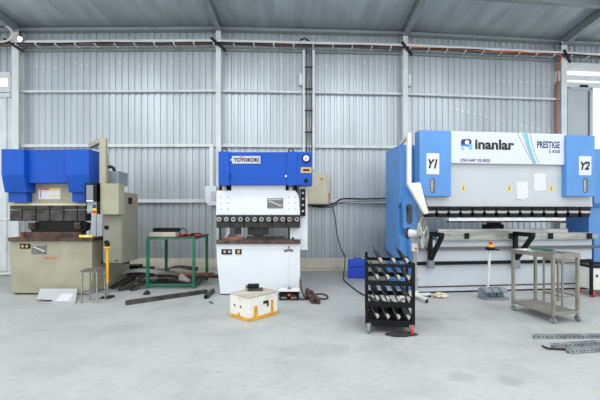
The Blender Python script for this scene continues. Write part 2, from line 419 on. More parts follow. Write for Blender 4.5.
cable('power_cable', 'cab_orange', 'orange cable along the tray, dropping down beside the right column', .31, -.01, .024, 2.6, X5 - .08,
      tail=[(X5, Y5 - .25, tz), (X5 + .02, Y5 - .12, tz - .2), (X5 - .02, Y5 - .1, 4.6), (X5 - .03, Y5 - .1, 4.0), (X5, Y5 - .1, 3.0), (X5 + .01, Y5 - .1, 2.0), (X5, Y5 - .1, .4)], group='cables in the tray')
cable('power_cable', 'cab_brown', 'brown cable lying in the cable tray', .28, -.01, .022, ph=1, group='cables in the tray')
cable('power_cable', 'black', 'thin black cable lying in the cable tray', .325, -.005, .012, ph=2.2, amp=.02, group='cables in the tray')
cable('power_cable', 'cab_grey', 'grey cable lying at the back of the cable tray', .2, -.01, .02, ph=3.3, group='cables in the tray')
# vertical ladder with its cables
lx0, lx1 = wX(303.8, .16), wX(313.6, .16); ly = wallY(lx0)
zt_, zb_ = tz - .02, 2.6
lt = thing('cable_ladder', 'upright pale cable ladder running down the wall behind the white press brake', 'cable ladder', (lx0, ly - .15, zb_))
for x in (0, lx1 - lx0):
    b = MB(); b.box(x - .028, x + .028, -.03, .03, 0, zt_ - zb_); b.build('side_rail', 'steel_white', lt)
k = 0
z = wz(67.5, 308, .16)
while z > 2.65:
    b = MB(); b.box(.028, lx1 - lx0 - .028, -.04, -.005, z - zb_ - .018, z - zb_ + .018); b.build('rung', 'gun', lt); z -= .548
for i, (u, m, lab) in enumerate(((.3, 'black', 'left black cable hanging in the upright cable ladder'), (.55, 'cab_grey', 'middle grey cable hanging in the upright cable ladder'),
                                 (.8, 'cab_brown', 'right brown cable hanging in the upright cable ladder'))):
    x = lx0 + u * (lx1 - lx0)
    b = MB(); b.tube([(x - .1 + .1 * i, ly - .22, tz + .1), (x - .04, ly - .2, tz + .12), (x, ly - .15, tz - .05)] + [(x + .012 * math.sin(3 * q + i), ly - .125, zt_ - .25 - q * .38) for q in range(8)], .011, 6)
    tag(b.build('power_cable', m, smooth=True), lab, 'cable', 'cables in the upright ladder')
b = MB(); Xa = wX(305, .3)
b.tube([(Xa - .16, ly - .25, tz + .07), (Xa - .1, ly - .25, tz + .2), (Xa, ly - .25, tz + .23), (Xa + .1, ly - .25, tz + .16), (Xa + .2, ly - .25, tz + .09)], .022, 8)
tag(b.build('power_cable', 'black', smooth=True), 'black cable arching over the tray above the cable ladder', 'cable')
# small conduit box on the ladder and on the right columns
for px, py, lab in ((301, 78, 'small white switch box on the wall left of the cable ladder'), (409.5, 79, 'small white switch box beside the third column'), (559, 75, 'small white switch box beside the right column')):
    P = at(px, py, wallY(wX(px)) - .12); X = P.x
    o = thing('switch_box', lab, 'switch box', (X, wallY(X), P.z - .18), 0, 'switch boxes on the corrugated wall')
    b = MB(); b.box(-.05, .05, -.13, -.0, 0, .3); b.build('body', 'ltplastic', o, bevel=.008)
    b = MB(); b.box(-.035, .035, -.142, -.13, .03, .27); b.build('cover', 'white', o, bevel=.004)
# floodlight in the left corner
P = at(20, 39, 8.8)
o = thing('wall_lamp', 'small round lit lamp on the left corner column', 'lamp', P)
b = MB(); b.cyl((0, .0, 0), (0, .12, .02), .06, .045, 20); b.bar((0, .12, .02), (-.05, .26, .05), .03, .03); b.build('housing', 'steel_grey', o)
b = MB(); b.cyl((0, -.015, 0), (0, .0, 0), .052, .055, 20); b.build('lens', 'lampglow', o)
b = MB(); b.rope([at(-6, 20, 8.7), at(2, 24, 8.75), at(9, 28, 8.8), at(12, 33, 8.8), at(10, 39, 8.8), at(4, 41.5, 8.85), at(-4, 42, 8.85)], .022, 8)
tag(b.build('power_cable', 'ltplastic', smooth=True), 'pale cable looping under the ceiling at the left corner', 'cable')
# beige wall box with switch and cables
P0 = at(307.5, 204.5, 9.05); P1 = at(328.5, 173.5, 9.05); wy = wallY(.3)
o = thing('electrical_cabinet', 'cream electrical cabinet on the wall right of the white press brake', 'electrical cabinet', (P0.x, wy, P0.z))
w_, h_ = P1.x - P0.x, P1.z - P0.z
b = MB(); b.box(0, w_, 9.07 - wy, -.0, 0, h_); b.build('body', 'cream', o, bevel=.008)
b = MB(); b.box(.02, w_ - .02, 9.05 - wy, 9.07 - wy, .02, h_ - .02); b.build('door', 'cream', o, bevel=.006)
b = MB(); b.cyl((.36, 9.05 - wy, h_ - .13), (.36, 9.03 - wy, h_ - .13), .025); b.build('indicator', 'redorange', o)
b = MB(); b.box(w_, w_ + .035, 9.09 - wy, 9.17 - wy, .08, .3); b.build('isolator_switch', 'redorange', o, bevel=.005)
b = MB(); b.box(.0, w_ + .02, 9.06 - wy, -.01, -.03, 0); b.build('gland_plate', 'black', o)
def wcable(pts, r, m, lab, off=.14):
    q = MB(); q.rope([at(px, py, wallY(wX(px)) - off) for px, py in pts], r, 8)
    return tag(q.build('power_cable', m, smooth=True), lab, 'cable')
wcable([(312, 206.5), (322, 206), (330, 205), (335, 203), (340, 199.5), (347, 198.5), (362, 198.8), (375, 198.6), (388, 198.2)], .016, 'black', 'thick black cable running along the girt from the cream cabinet to the blue machine')
wcable([(318, 207.5), (330, 207), (336, 204.8), (342, 202.3), (360, 201.5), (388, 201)], .010, 'black', 'thin black cable running just below the thick one along the girt', .16)
q = MB(); q.rope([at(332, 206, 9.1), at(335, 218, 9.08), at(337, 235, 9.05), at(341, 249, 9.0), at(345, 258, 8.8), (.9, 8.6, .03), (.84, 8.0, .02), (.92, 7.2, .02), (1.05, 6.5, .02), (1.3, 6.0, .02), (1.6, 5.9, .02)], .012, 8)
tag(q.build('power_cable', 'black', smooth=True), 'thin black cable drooping down the wall and across the floor by the blue case', 'cable')

# ------------------------------------------------------------------ beige and blue press brake (left)
A = FR(-4.7, 6.6)
r = A.thing('press_brake', 'beige press brake with a royal blue top cover, standing at the far left', 'press brake')
b = MB(); A.poly(b, [(8.5, 241), (92, 241), (92, 280), (89.5, 294), (12.5, 293), (9.5, 262)], 0, .32); b.build('bed', 'beige', r, bevel=.006)
b = MB()
zt3 = A.z(50, 150, .3)
cpr = [(.32, .03), (1.4, .03), (1.4, 1.82), (.6, 1.9), (.55, zt3 - .03), (.3, zt3 - .03), (.3, 1.55), (.62, 1.45), (.62, 1.12), (.32, 1.02)]
xl, xr = A.x(9, 0), A.x(92, 0)
for x in (xl + .0, xr - .06):
    b = MB(); b.prism(cpr, 'x', x, x + .06); b.build('side_frame', 'beige', r, bevel=.004)
b = MB(); b.box(xl + .06, xr - .06, 1.34, 1.38, .1, .95); b.build('rear_cover', 'beige', r)
b = MB(); b.box(xl + .06, xr - .06, .38, .54, 1.95, zt3 - .06); b.build('upper_rear_cover', 'beige', r)
b = MB(); A.box(b, 7.8, 237.5, 92.5, 241.2, -.06, .3); b.build('table', 'brown', r, bevel=.006)
b = MB(); A.box(b, 25, 232, 81, 237.7, .03, .2); b.build('lower_die', 'brown', r, bevel=.006)
b = MB(); A.poly(b, [(31, 223), (40, 221), (80, 221), (87, 223), (86, 230), (79, 233), (33, 233), (29, 229)], .06, .2); b.build('upper_die', 'black', r, bevel=.01)
for px in (31, 77):
    b = MB(); A.box(b, px - 3, 222.5, px + 3, 229, .0, .08); b.cyl((A.x(px, 0), -.02, A.z(px, 226, 0)), (A.x(px, 0), .02, A.z(px, 226, 0)), .03); b.build('die_clamp', 'brown', r, bevel=.006)
b = MB(); A.box(b, 20.5, 232, 22.8, 237.5, .0, .06); b.build('stop_pin', 'rust', r, bevel=.004)
b = MB(); A.box(b, 79, 235, 85.5, 237.4, -.08, -.03); A.box(b, 88, 235, 92, 237.4, -.08, -.03); A.box(b, 85.5, 235, 88, 237.4, -.08, -.03, 1); b.build('warning_strip', ['yel2', 'white'], r)
b = MB(); A.box(b, 8, 176, 86, 204, .08, .26); b.build('ram', 'beige', r, bevel=.006)
b = MB(); A.box(b, 8, 203.3, 86, 205.6, .04, .26); b.build('ram_lip', 'cream', r, bevel=.004)
xs = [9.2, 22.2, 36, 49.8, 63.8, 77.2, 85.5]
for i in range(6):
    b = MB(); A.box(b, xs[i] + .5, 210, xs[i + 1] - .5, 221, .05, .25); A.box(b, xs[i] + .5, 205.8, xs[i + 1] - .5, 209.6, .07, .25)
    b.build('punch_holder', 'gun2', r, bevel=.006)
# blue covers
b = MB(); A.box(b, 24, 149.5, 67, 183, -.1, .3); b.build('top_cover', 'blue', r, bevel=.008)
zt4 = A.z(40, 149, -.2)
for x0, x1, lo0, lo1 in ((1.2, 23.8, 8, 26.5), (66, 89, 72, 88)):
    X0, X1 = A.x(x0, -.2), A.x(x1, -.2)
    b = MB(); b.prism([(-.2, zt4), (.28, zt4), (.28, A.z(40, 192.3, -.13)), (-.13, A.z(40, 192.3, -.13)), (-.2, A.z(40, 174.5, -.2))], 'x', X0, X1)
    b.build('cylinder_cover', 'blue', r, bevel=.008)
    b = MB(); A.box(b, lo0, 191, lo1, 202, -.06, .08); b.build('lower_cover', 'blue', r, bevel=.006)
# plates on the front
b = MB(); A.box(b, 38.5, 188, 60.5, 199.3, .07, .082); A.box(b, 39, 188.2, 49, 190, .066, .075, 1); A.box(b, 49.6, 188.2, 60, 190, .066, .075, 2); A.box(b, 49, 195.2, 60, 196.6, .066, .075, 2)
for k in range(5): A.box(b, 40.2, 191 + 1.5 * k, 41, 192 + 1.5 * k, .066, .075, 3)
b.build('instruction_plate', ['paper', 'redorange', 'yel2', 'ink'], r)
b = MB(); A.box(b, 20, 244, 29.8, 248.6, -.012, .002); b.build('gauge_plate', 'black', r)
for px in (22.8, 27):
    b = MB(); x, z = A.p(px, 246.3, -.012); b.cyl((x, -.012, z), (x, -.02, z), .026); b.build('dial', 'brass', r)
b = MB(); A.box(b, 31.3, 244.2, 46, 254, -.01, .002)
p0 = A.p(33, 246.5, -.012); p1 = A.p(44.5, 251.5, -.012); b.bar((p0[0], -.012, p0[1]), (p1[0], -.012, p1[1]), .006, .025, 1)
A.box(b, 31.8, 244.7, 45.4, 245.4, -.013, -.009, 1); b.build('capacity_plate', ['plate', 'panel'], r)
a0, a1, c0, c1 = A.r(45, 256.8, 57.3, 259.2, 0); text('red_lettering', 'MAX-10 50T', 'redorange', r, a0, a1, c0, c1, 0)
for px in (17, 26, 84):
    b = MB(); x = A.x(px, .1); b.cyl((x, .12, 0), (x, .12, A.z(px, 292, 0)), .05); b.build('foot', 'gun', r)
b = MB(); x, z = A.p(9.6, 276.5, 0); b.cyl((x, .1, z), (x - .07, .1, z), .014); b.build('hose_nipple', 'steel', r)
# pendant arm, control box, panel
b = MB(); A.box(b, 99.3, 137.5, 105.6, 186, -.12, -.05); a = A.p(103.5, 139.5, -.05); q = A.p(90.5, 146, .35)
b.bar((a[0], -.04, a[1]), (q[0], .36, q[1]), .09, .09); b.build('pendant_arm', 'beige', r, bevel=.006)
b = MB(); A.box(b, 98.5, 183.5, 118.6, 214.5, -.25, -.04); b.build('control_box', 'beige', r, bevel=.01)
b = MB(); A.box(b, 84.5, 183, 98.6, 201.5, -.3, -.02); A.box(b, 96.6, 183, 98.6, 214, -.3, -.02); b.build('control_panel', 'black', r, bevel=.006)
b = MB(); A.box(b, 87, 201.5, 96.6, 213.5, -.29, -.02); b.build('keypad', 'plastic', r, bevel=.004)
b = MB(); A.box(b, 86.3, 185, 93, 199.4, -.308, -.3); b.build('screen', 'screen', r)
b = MB(); A.box(b, 86.3, 199.8, 93, 201.6, -.308, -.3); b.build('label_strip', 'white', r)
b = MB(); x, z = A.p(94.4, 211.7, -.3); b.cyl((x, -.29, z), (x, -.32, z), .028); k = b.build('emergency_button', 'red', r); k['label'] = 'red emergency button'
b = MB(); A.box(b, 92.4, 208.5, 96.4, 214, -.296, -.285); b.build('button_plate', 'yel2', r)
b = MB(); x, z = A.p(94, 206.5, -.3); b.torus((x, -.292, z), (0, 1, 0), .022, .008, 16, 6); b.build('key_switch', 'black', r)
b = MB(); x, z = A.p(89.5, 208, -.3)
for i in range(3):
    for j in range(3): b.cyl((x - .03 + .03 * i, -.288, z - .05 + .035 * j), (x - .03 + .03 * i, -.3, z - .05 + .035 * j), .01, n=10)
b.build('push_buttons', 'paper', r)
b = MB(); A.box(b, 109, 171, 118.5, 185, .05, .4); b.build('motor_box', 'plastic', r, bevel=.008)
b = MB(); x, z = A.p(108.5, 166.8, .2); b.tube([(x, .2, z), (x + .06, .2, z), (x + .1, .2, z - .03), (x + .11, .2, z - .08)], .03, 10); b.build('elbow_hose', 'brown', r, smooth=True)
b = MB(); A.box(b, 103.2, 192, 122, 263.3, -.03, .60); b.build('electrical_cabinet', 'beige_dark', r, bevel=.006)
b = MB(); A.box(b, 105, 216, 120.5, 261.5, -.042, -.03); cd = b.build('cabinet_door', 'beige_dark', r, bevel=.004)
for py in (227.5, 242.3):
    b = MB(); x, z = A.p(106.7, py, -.04); b.cyl((x, -.04, z), (x, -.075, z), .04, .034, 18); b.build('door_knob', 'black', cd)
b = MB(); x, z = A.p(116.7, 260.5, -.04); b.cyl((x, -.04, z), (x, -.055, z), .014, n=12); b.build('lock', 'black', cd)
X2 = A.x(122, -.03)
b = MB(); z = A.z(128, 201, .7); b.box(X2, X2 + .03, .2, .3, z - .07, z + .05); b.build('cabinet_handle', 'black', r, bevel=.005)
b = MB(); b.box(X2 - .02, X2 + .006, .38, .46, z - .06, z - .02); b.build('maker_tag', 'redorange', r)
b = MB(); b.box(xr, X2 - .05, .3, .36, A.z(122, 263.3, -.03) - .06, A.z(122, 263.3, -.03)); b.build('cabinet_bracket', 'gun', r)

# ------------------------------------------------------------------ white and blue press brake (middle)
C = FR(-.88, 6.58)
r = C.thing('press_brake', 'white press brake with a royal blue top cover, standing in the middle', 'press brake')
b = MB(); C.poly(b, [(216.5, 243.5), (300, 243.5), (300, 275), (298, 294), (220.3, 294), (216.8, 262)], 0, .36); b.build('bed', 'white', r, bevel=.008)
b = MB(); C.box(b, 221.5, 290, 297, 295.2, .04, .34); b.build('base_plinth', 'black', r)
cpr = [(.36, .02), (1.5, .02), (1.5, 2.62), (.3, 2.62), (.3, 1.52), (.7, 1.42), (.7, 1.1), (.36, 1.0)]
xl, xr = C.x(219, 0), C.x(299, 0)
for x in (xl, xr - .05):
    b = MB(); b.prism(cpr, 'x', x, x + .05); b.build('side_frame', 'white', r, bevel=.004)
b = MB(); b.box(xl + .05, xr - .05, .9, 1.45, 1.9, 2.6); b.build('upper_rear_cover', 'white', r)
b = MB(); b.box(xl + .05, xr - .05, 1.40, 1.45, .05, .9); b.build('rear_cover', 'white', r)
b = MB(); C.box(b, 216, 239.8, 300.4, 244, -.05, .3); b.build('table', 'brown', r, bevel=.006)
b = MB(); C.box(b, 225, 237, 243, 240, -.02, .1); b.build('die_plate', 'rust', r, bevel=.004)
b = MB(); C.box(b, 246, 236.6, 284, 240, .05, .22); b.build('lower_die', 'gun', r, bevel=.006)
b = MB(); C.box(b, 247.5, 228, 268, 235, .06, .2); C.poly(b, [(252, 235), (264, 235), (260, 237), (256, 237)], .08, .16); b.build('punch_block', 'gun', r, bevel=.006)
b = MB(); C.box(b, 234, 227, 240, 234.5, .06, .2); b.build('short_punch', 'gun', r, bevel=.006)
b = MB(); C.box(b, 290, 227.5, 300, 240, .1, .3); b.build('side_block', 'white', r, bevel=.006)
for px in (219.8, 288.8):
    b = MB(); C.box(b, px - .9, 227, px + .9, 240, .12, .16); b.build('guide_rod', 'gun', r)
b = MB(); C.box(b, 291.5, 237.5, 294, 240, -.03, .03); b.build('stop', 'gun', r, bevel=.004)
b = MB(); C.poly(b, [(216.5, 190.5), (231.3, 190.5), (231.3, 182), (285.5, 182), (285.5, 190.5), (295.5, 190.5), (299, 197), (300, 215), (216, 215)], .0, .26); b.build('ram', 'white', r, bevel=.008)
for px0, px1 in ((219, 231.2), (285.6, 297)):
    b = MB(); C.box(b, px0, 184, px1, 192, .14, .26); k = b.build('ram_gap_dark', 'black', r)  # black box stands in for the dark gap behind the ram notch
    b = MB(); x, z = C.p((px0 + px1) / 2 - .5, 191, .08); b.cyl((x, .09, z), (x, .09, z + .14), .055, .045, 20); b.build('piston_rod', 'steel', r, smooth=False)
for px in (221, 228, 289, 295.3):
    for py in (197, 203, 209):
        b = MB(); x, z = C.p(px, py, 0); b.cyl((x, .001, z), (x, -.006, z), .010, n=10); b.build('screw', 'plate', r)
b = MB(); C.box(b, 267.3, 198.2, 283, 208.3, -.008, .002)
p0 = C.p(269, 201, -.01); p1 = C.p(281.5, 206, -.01); b.bar((p0[0], -.009, p0[1]), (p1[0], -.009, p1[1]), .006, .02, 1); C.box(b, 268, 199, 282, 199.8, -.011, -.007, 1)
b.build('capacity_plate', ['plate', 'panel'], r)
for i in range(6):
    p0, p1 = 216 + 14.05 * i, 216 + 14.05 * (i + 1)
    b = MB(); C.box(b, p0 + .25, 215.2, p1 - .25, 221.5, -.05, .2); C.box(b, p0 + .25, 221.5, p1 - .25, 227.8, -.03, .2); cl = b.build('punch_clamp', 'gun', r, bevel=.005)
    for px in (p0 + 3.4, p0 + 10.6):
        b = MB(); x, z = C.p(px, 219.3, -.05); b.cyl((x, -.05, z), (x, -.075, z), .042, .04, 20, 0); b.cyl((x, -.075, z), (x, -.077, z), .02, .02, 12, 1); b.build('bolt', ['steel', 'ink'], cl)
# blue cover
b = MB(); C.box(b, 218.8, 152, 297, 185, -.1, .3); b.build('top_cover', 'blue', r, bevel=.008)
for p0, p1 in ((218.3, 229.3), (287, 297.5)):
    b = MB(); C.box(b, p0, 151.5, p1, 185.3, -.13, -.08); b.build('cover_post', 'blue', r, bevel=.006)
b = MB(); C.box(b, 297.3, 151.8, 312.3, 185.2, -.12, .22); b.build('gauge_box', 'blue', r, bevel=.008)
x, z = C.p(306.2, 158.6, -.12)
b = MB(); b.cyl((x, -.12, z), (x, -.155, z), .074, n=32); g = b.build('pressure_gauge', 'black', r)
b = MB(); b.cyl((x, -.155, z), (x, -.158, z), .054, n=28); b.build('dial', 'paper', g)
b = MB(); b.bar((x - .03, -.159, z - .03), (x + .02, -.159, z + .02), .004, .008); b.build('needle', 'ink', g)
b = MB(); C.box(b, 300.8, 167.2, 311.5, 173, -.128, -.12); C.box(b, 303, 169, 309.5, 171, -.134, -.126, 1); b.build('brass_plate', ['brass', 'ink'], r)
x, z = C.p(306, 180.5, -.12); b = MB(); b.cyl((x, -.12, z), (x, -.16, z), .036, .03, 20); b.build('selector_knob', 'black', r)
b = MB(); C.box(b, 232, 156, 260.3, 163.6, -.112, -.1); np_ = b.build('nameplate', 'panel', r, bevel=.003)
b = MB(); C.box(b, 230.3, 158.8, 232.3, 160.6, -.11, -.1); b.build('nameplate_tip', 'panel', r)
a0, a1, c0, c1 = C.r(234, 157.8, 258.8, 161.9, -.112); text('nameplate_lettering', 'TOYOKOKI', 'ink', r, a0, a1, c0, c1, -.112, bold=.045)
a0, a1, c0, c1 = C.r(240, 156.5, 243.5, 157.4, -.112); b = MB(); b.box(a0, a1, -.114, -.111, c0, c1); b.build('nameplate_accent', 'red', r)
x, z = C.p(286, 176.2, -.1); b = MB(); b.cyl((x, -.1, z), (x, -.13, z), .018, n=14); b.build('cover_screw', 'white', r)
for px, py in ((224, 173.5), (230.8, 175.5), (293, 173.5)):
    x, z = C.p(px, py, -.13); b = MB(); b.cyl((x, -.095, z), (x, -.136, z), .012, n=12); b.build('cover_screw', 'gun', r)
for px in (224, 291):
    x, z = C.p(px, 151.5, 0); b = MB(); b.torus((x, .05, z + .02), (0, 1, 0), .045, .012, 18, 8); b.build('lifting_eye', 'gun', r, smooth=True)
b = MB(); C.box(b, 299.8, 186.5, 307.6, 250, .15, .75); b.build('side_cabinet', 'white', r, bevel=.006)
b = MB(); C.box(b, 300.6, 189.2, 305.4, 216, .1, .15); vb = b.build('valve_strip', 'black', r, bevel=.004)
for py in (193, 199, 205, 211):
    x, z = C.p(303, py, .1); b = MB(); b.cyl((x, .1, z), (x, .07, z), .022, n=14); b.build('valve', 'steel', vb)
x0, x1, z0, z1 = C.r(221.6, 249.2, 232, 254.3, 0)
b = MB(); b.box(x0, x1, -.014, .002, z0, z1); g = b.build('gauge_plate', 'black', r, bevel=.004)
for px in (224.7, 229.4):
    x, z = C.p(px, 251.7, -.014); b = MB(); b.cyl((x, -.014, z), (x, -.02, z), .026, n=18); b.build('dial', 'board', g)
b = MB(); C.box(b, 235.2, 249.2, 241.5, 254.2, -.014, .002); C.box(b, 237, 250, 240, 253.4, -.018, -.012, 1); b.build('counter', ['black', 'brass'], r, bevel=.003)
b = MB(); C.poly(b, [(283.5, 250.2), (288.7, 248.4), (293.5, 250), (292.5, 252), (288.7, 251.3), (284.5, 252.2)], -.006, .002); b.build('maker_badge', 'plate', r)
x, z = C.p(288.8, 247, 0); b = MB(); b.cyl((x, .002, z), (x, -.008, z), .018, n=14); b.build('badge_dot', 'red', r)
b = MB(); C.box(b, 288.3, 253, 289.3, 286, -.012, .002); b.build('pedal_conduit', 'white', r)
# white distribution box on the wall left of it
P = at(205, 205.5, 8.7); P1 = at(216.3, 186, 8.7)
o = thing('distribution_box', 'white electrical box with a conduit, mounted on the wall left of the white press brake', 'electrical box', (P.x, wallY(P.x), P.z))
w_ = P1.x - P.x; h_ = P1.z - P.z; dy = 8.7 - wallY(P.x)
b = MB(); b.prism([(0, .12), (.08, 0), (w_, 0), (w_, h_), (0, h_)], 'y', dy, 0); b.build('body', 'white', o, bevel=.008)
b = MB(); b.box(w_ - .13, w_ - .02, dy - .012, dy, .12, .34); b.build('cover', 'panel', o, bevel=.004)
b = MB(); b.box(.08, .165, dy + .1, dy + .2, h_, h_ + 1.02); b.build('conduit', 'white', o, bevel=.006)
b = MB(); b.tube([(.17, dy + .05, 0), (.18, dy + .05, -.05), (.22, dy + .05, -.06)], .02, 8); b.build('gland', 'plastic', o)

# ------------------------------------------------------------------ sky blue press brake (right)
E = FR(2.084, 6.72, 6.4)
r = E.thing('press_brake', 'large pale grey and sky blue press brake on the right', 'press brake')
XB = E.x(592, 0)                      # right end of the bed
zf = 2.83
xa = E.x(400, .3); xb = xa + .3
def cframe(x0, x1):
    q = MB(); q.prism([(.3, .0), (1.13, .0), (1.13, zf), (.3, zf), (.3, 1.7), (.42, 1.6), (.42, 1.1), (.3, 1.0)], 'x', x0, x1); return q
b = cframe(xa, xb); b.build('side_frame', 'sky', r, bevel=.008)
b = cframe(E.x(594, .3), E.x(594, .3) + .3); b.build('side_frame', 'sky', r, bevel=.008)
x0, x1, z0, z1 = E.r(406.5, 204, 412.3, 224, .195)
b = MB()
cx = (x0 + x1) / 2; rr = (x1 - x0) / 2
pl = [(cx + rr * math.cos(t), z1 - rr + rr * math.sin(t)) for t in [math.pi * k / 10 for k in range(11)]] + [(cx - rr * math.cos(t), z0 + rr - rr * math.sin(t)) for t in [math.pi * k / 10 for k in range(11)]]
b.prism(pl, 'y', .192, .21); b.build('frame_slot', 'glass', r)
b = MB(); E.poly(b, [(403, 196), (417.5, 196), (417.5, 276), (412, 276), (408, 232), (404, 228)], .2, .3); b.build('frame_plate', 'sky', r, bevel=.006)
# bolts on the side
for zz in (1.25, 2.55):
    b = MB(); b.cyl((xa, .6, zz), (xa - .015, .6, zz), .03, n=16); b.build('frame_bolt', 'steel', r)
# bed
b = MB(); E.box(b, 417.5, 240, 592, 291.3, 0, .28); b.build('bed', 'bedpanel', r, bevel=.006)
b = MB(); zb = E.z(505, 291.3, 0); b.box(E.x(418.5, 0), XB - .02, .03, .26, 0, max(zb, .05)); b.build('bed_plinth', 'black', r)
for py0, py1, m, n in ((246.3, 249.2, 'cab_grey', 'guide_rail'), (260.6, 263.8, 'black', 'guide_rail')):
    b = MB(); za, zb2 = E.z(505, py1, -.04), E.z(505, py0, -.04); b.box(E.x(417.5, -.04), XB + (.25 if m == 'cab_grey' else -.02), -.05, 0, za, zb2); b.build(n, m, r, bevel=.004)
b = MB(); b.box(E.x(417.5, 0), XB, -.008, .0, E.z(505, 285.6, 0), E.z(505, 284.4, 0)); b.build('seam_strip', 'brown', r)
b = MB(); b.box(E.x(417.5, 0), XB, -.004, .0, E.z(505, 291, 0), E.z(505, 289.6, 0)); b.build('kick_strip', 'black', r)
b = MB(); E.box(b, 437, 233, 592.5, 240.2, -.07, .2); b.build('front_beam', 'steel', r, bevel=.005)
b = MB(); E.box(b, 438, 229, 568, 233, .03, .16); b.build('lower_die', 'steel', r, bevel=.005)
for px in (467.5, 512, 551.5, 590.5):
    b = MB(); E.box(b, px - 2, 233.2, px + 2, 239, -.1, -.06); b.build('beam_stop', 'black', r, bevel=.004)
b = MB(); x, z = E.p(594.5, 236, -.05); b.box(x - .09, x + .04, -.09, .03, z - .05, z + .04); b.build('end_bracket', 'steel', r, bevel=.005)
# back gauge seen through the throat
b = MB(); E.box(b, 449, 217.8, 566, 220.8, -.03, .09); b.build('back_gauge_beam', 'white', r, bevel=.004)
b = MB(); E.box(b, 449, 220.7, 566, 222.4, -.02, .09); b.build('back_gauge_rail', 'brown', r)
b = MB(); E.box(b, 489, 224.5, 504, 229.5, .5, .75); E.box(b, 491.5, 222.5, 501, 225, .52, .7); b.build('back_gauge_finger', 'black', r, bevel=.005)
b = MB(); b.box(xb, E.x(594, .3), .95, 1.05, .0, 1.02); b.build('rear_cover', 'sky', r)
b = MB(); b.box(xb, E.x(594, .3), .95, 1.05, 1.75, 2.7); b.build('upper_rear_cover', 'sky', r)
b = MB(); E.box(b, 560, 223, 566, 229.4, .45, .6); b.build('gauge_block', 'ltplastic', r, bevel=.005)
# ram and sign
b = MB(); E.box(b, 424.5, 160, 592.5, 206.6, .0, .2); b.build('ram', 'panel', r, bevel=.006)
zs0, zs1 = E.z(508, 164, -.06), E.z(452, 131, -.06)
SX0, SX1 = E.x(451, -.06), E.x(566, -.06)
b = MB(); b.box(SX0, SX1, -.06, .2, zs0, zs1); b.build('sign_board', 'signwhite', r, bevel=.008)
n = 14
for k in range(n):
    p0 = 424.8 + 11.93 * k; p1 = p0 + 11.93
    b = MB(); E.box(b, p0 + .5, 206.8, p1 - .7, 210.7, -.05, .12); E.poly(b, [(p0 + .9, 212.7), (p1 - 1.0, 212.7), (p1 - 2.2, 217.2), (p0 + 2.2, 217.2)], -.05, .1); cl = b.build('punch_clamp', 'black', r, bevel=.004)
    b = MB(); E.poly(b, [(p0 + .6, 210.9), (p1 - .8, 210.9), (p1 - 2, 213.2), (p0 + 2, 213.2)], -.06, .1); b.build('wedge', 'steel', cl)
# Y1 / Y2 boxes
for p0, p1, t0, t1, tx, (sa, sb), (la, lb, lc, ld) in ((419.5, 451.2, 130.2, 196.4, 'Y1', (430.2, 435), (426.5, 153.3, 439.2, 174.3)), (566.8, 595.2, 135.2, 196.4, 'Y2', (583, 587.8), (579, 156.2, 591.3, 175.2))):
    x0, x1, z0, z1 = E.r(p0, t0, p1, t1, -.12)
    b = MB(); b.box(x0, x1, -.12, .1, z0, z1); cb_ = b.build('cylinder_cover', 'sky', r, bevel=.012)
    q0, q1, w0, w1 = E.r(la, lb, lc, ld, -.125); b = MB(); b.box(q0, q1, -.126, -.12, w0, w1); sg = b.build('axis_plate', 'paper', cb_)
    dx = (q1 - q0); dz = w1 - w0
    text('axis_lettering', tx, 'ink', cb_, q0 + .12 * dx, q1 - .12 * dx, w0 + .28 * dz, w1 - .28 * dz, -.126, bold=.04, shear=.3)
    q0, q1, w0, w1 = E.r(sa, 177.8, sb, 193.2, -.12); rr = (q1 - q0) / 2; cx = (q0 + q1) / 2
    pl = [(cx + rr * math.cos(t), w1 - rr + rr * math.sin(t)) for t in [math.pi * k / 8 for k in range(9)]] + [(cx - rr * math.cos(t), w0 + rr - rr * math.sin(t)) for t in [math.pi * k / 8 for k in range(9)]]
    b = MB(); b.prism(pl, 'y', -.124, -.115); b.build('scale_window', 'cab_grey', cb_)
    b = MB(); b.box(cx - rr * .7, cx + rr * .1, -.127, -.124, w0 + .03, w1 - .04, 0); b.build('scale', 'steel', cb_)
# lettering on the sign
def stext(nm, s, m, x0, y0, x1, y1, bold=0, d=-.06, shear=0):
    a = E.x(x0, d); c = E.x(x1, d); mx = (x0 + x1) / 2
    return text(nm, s, m, r, a, c, E.z(mx, y1, d), E.z(mx, y0, d), d, bold=bold, shear=shear)
stext('maker_lettering', 'inanlar', 'ink', 475, 139.4, 514, 149.8, .035)
stext('model_lettering', 'CNC-HAP 135.30/25', 'navy', 460.3, 158.8, 490, 161.8, .02)
stext('series_lettering', 'PRESTIGE', 'navy', 537, 141.3, 559.8, 148.2, .025)
stext('axis_count_lettering', '5 AXIS', 'navy', 549, 149.9, 560, 153, .02)
def spoly(nm, m, pts, d0=-.06, th=.003):
    q = MB(); q.prism([E.p(x, y, d0) for x, y in pts], 'y', d0 - th, d0 + .001); return q.build(nm, m, r)
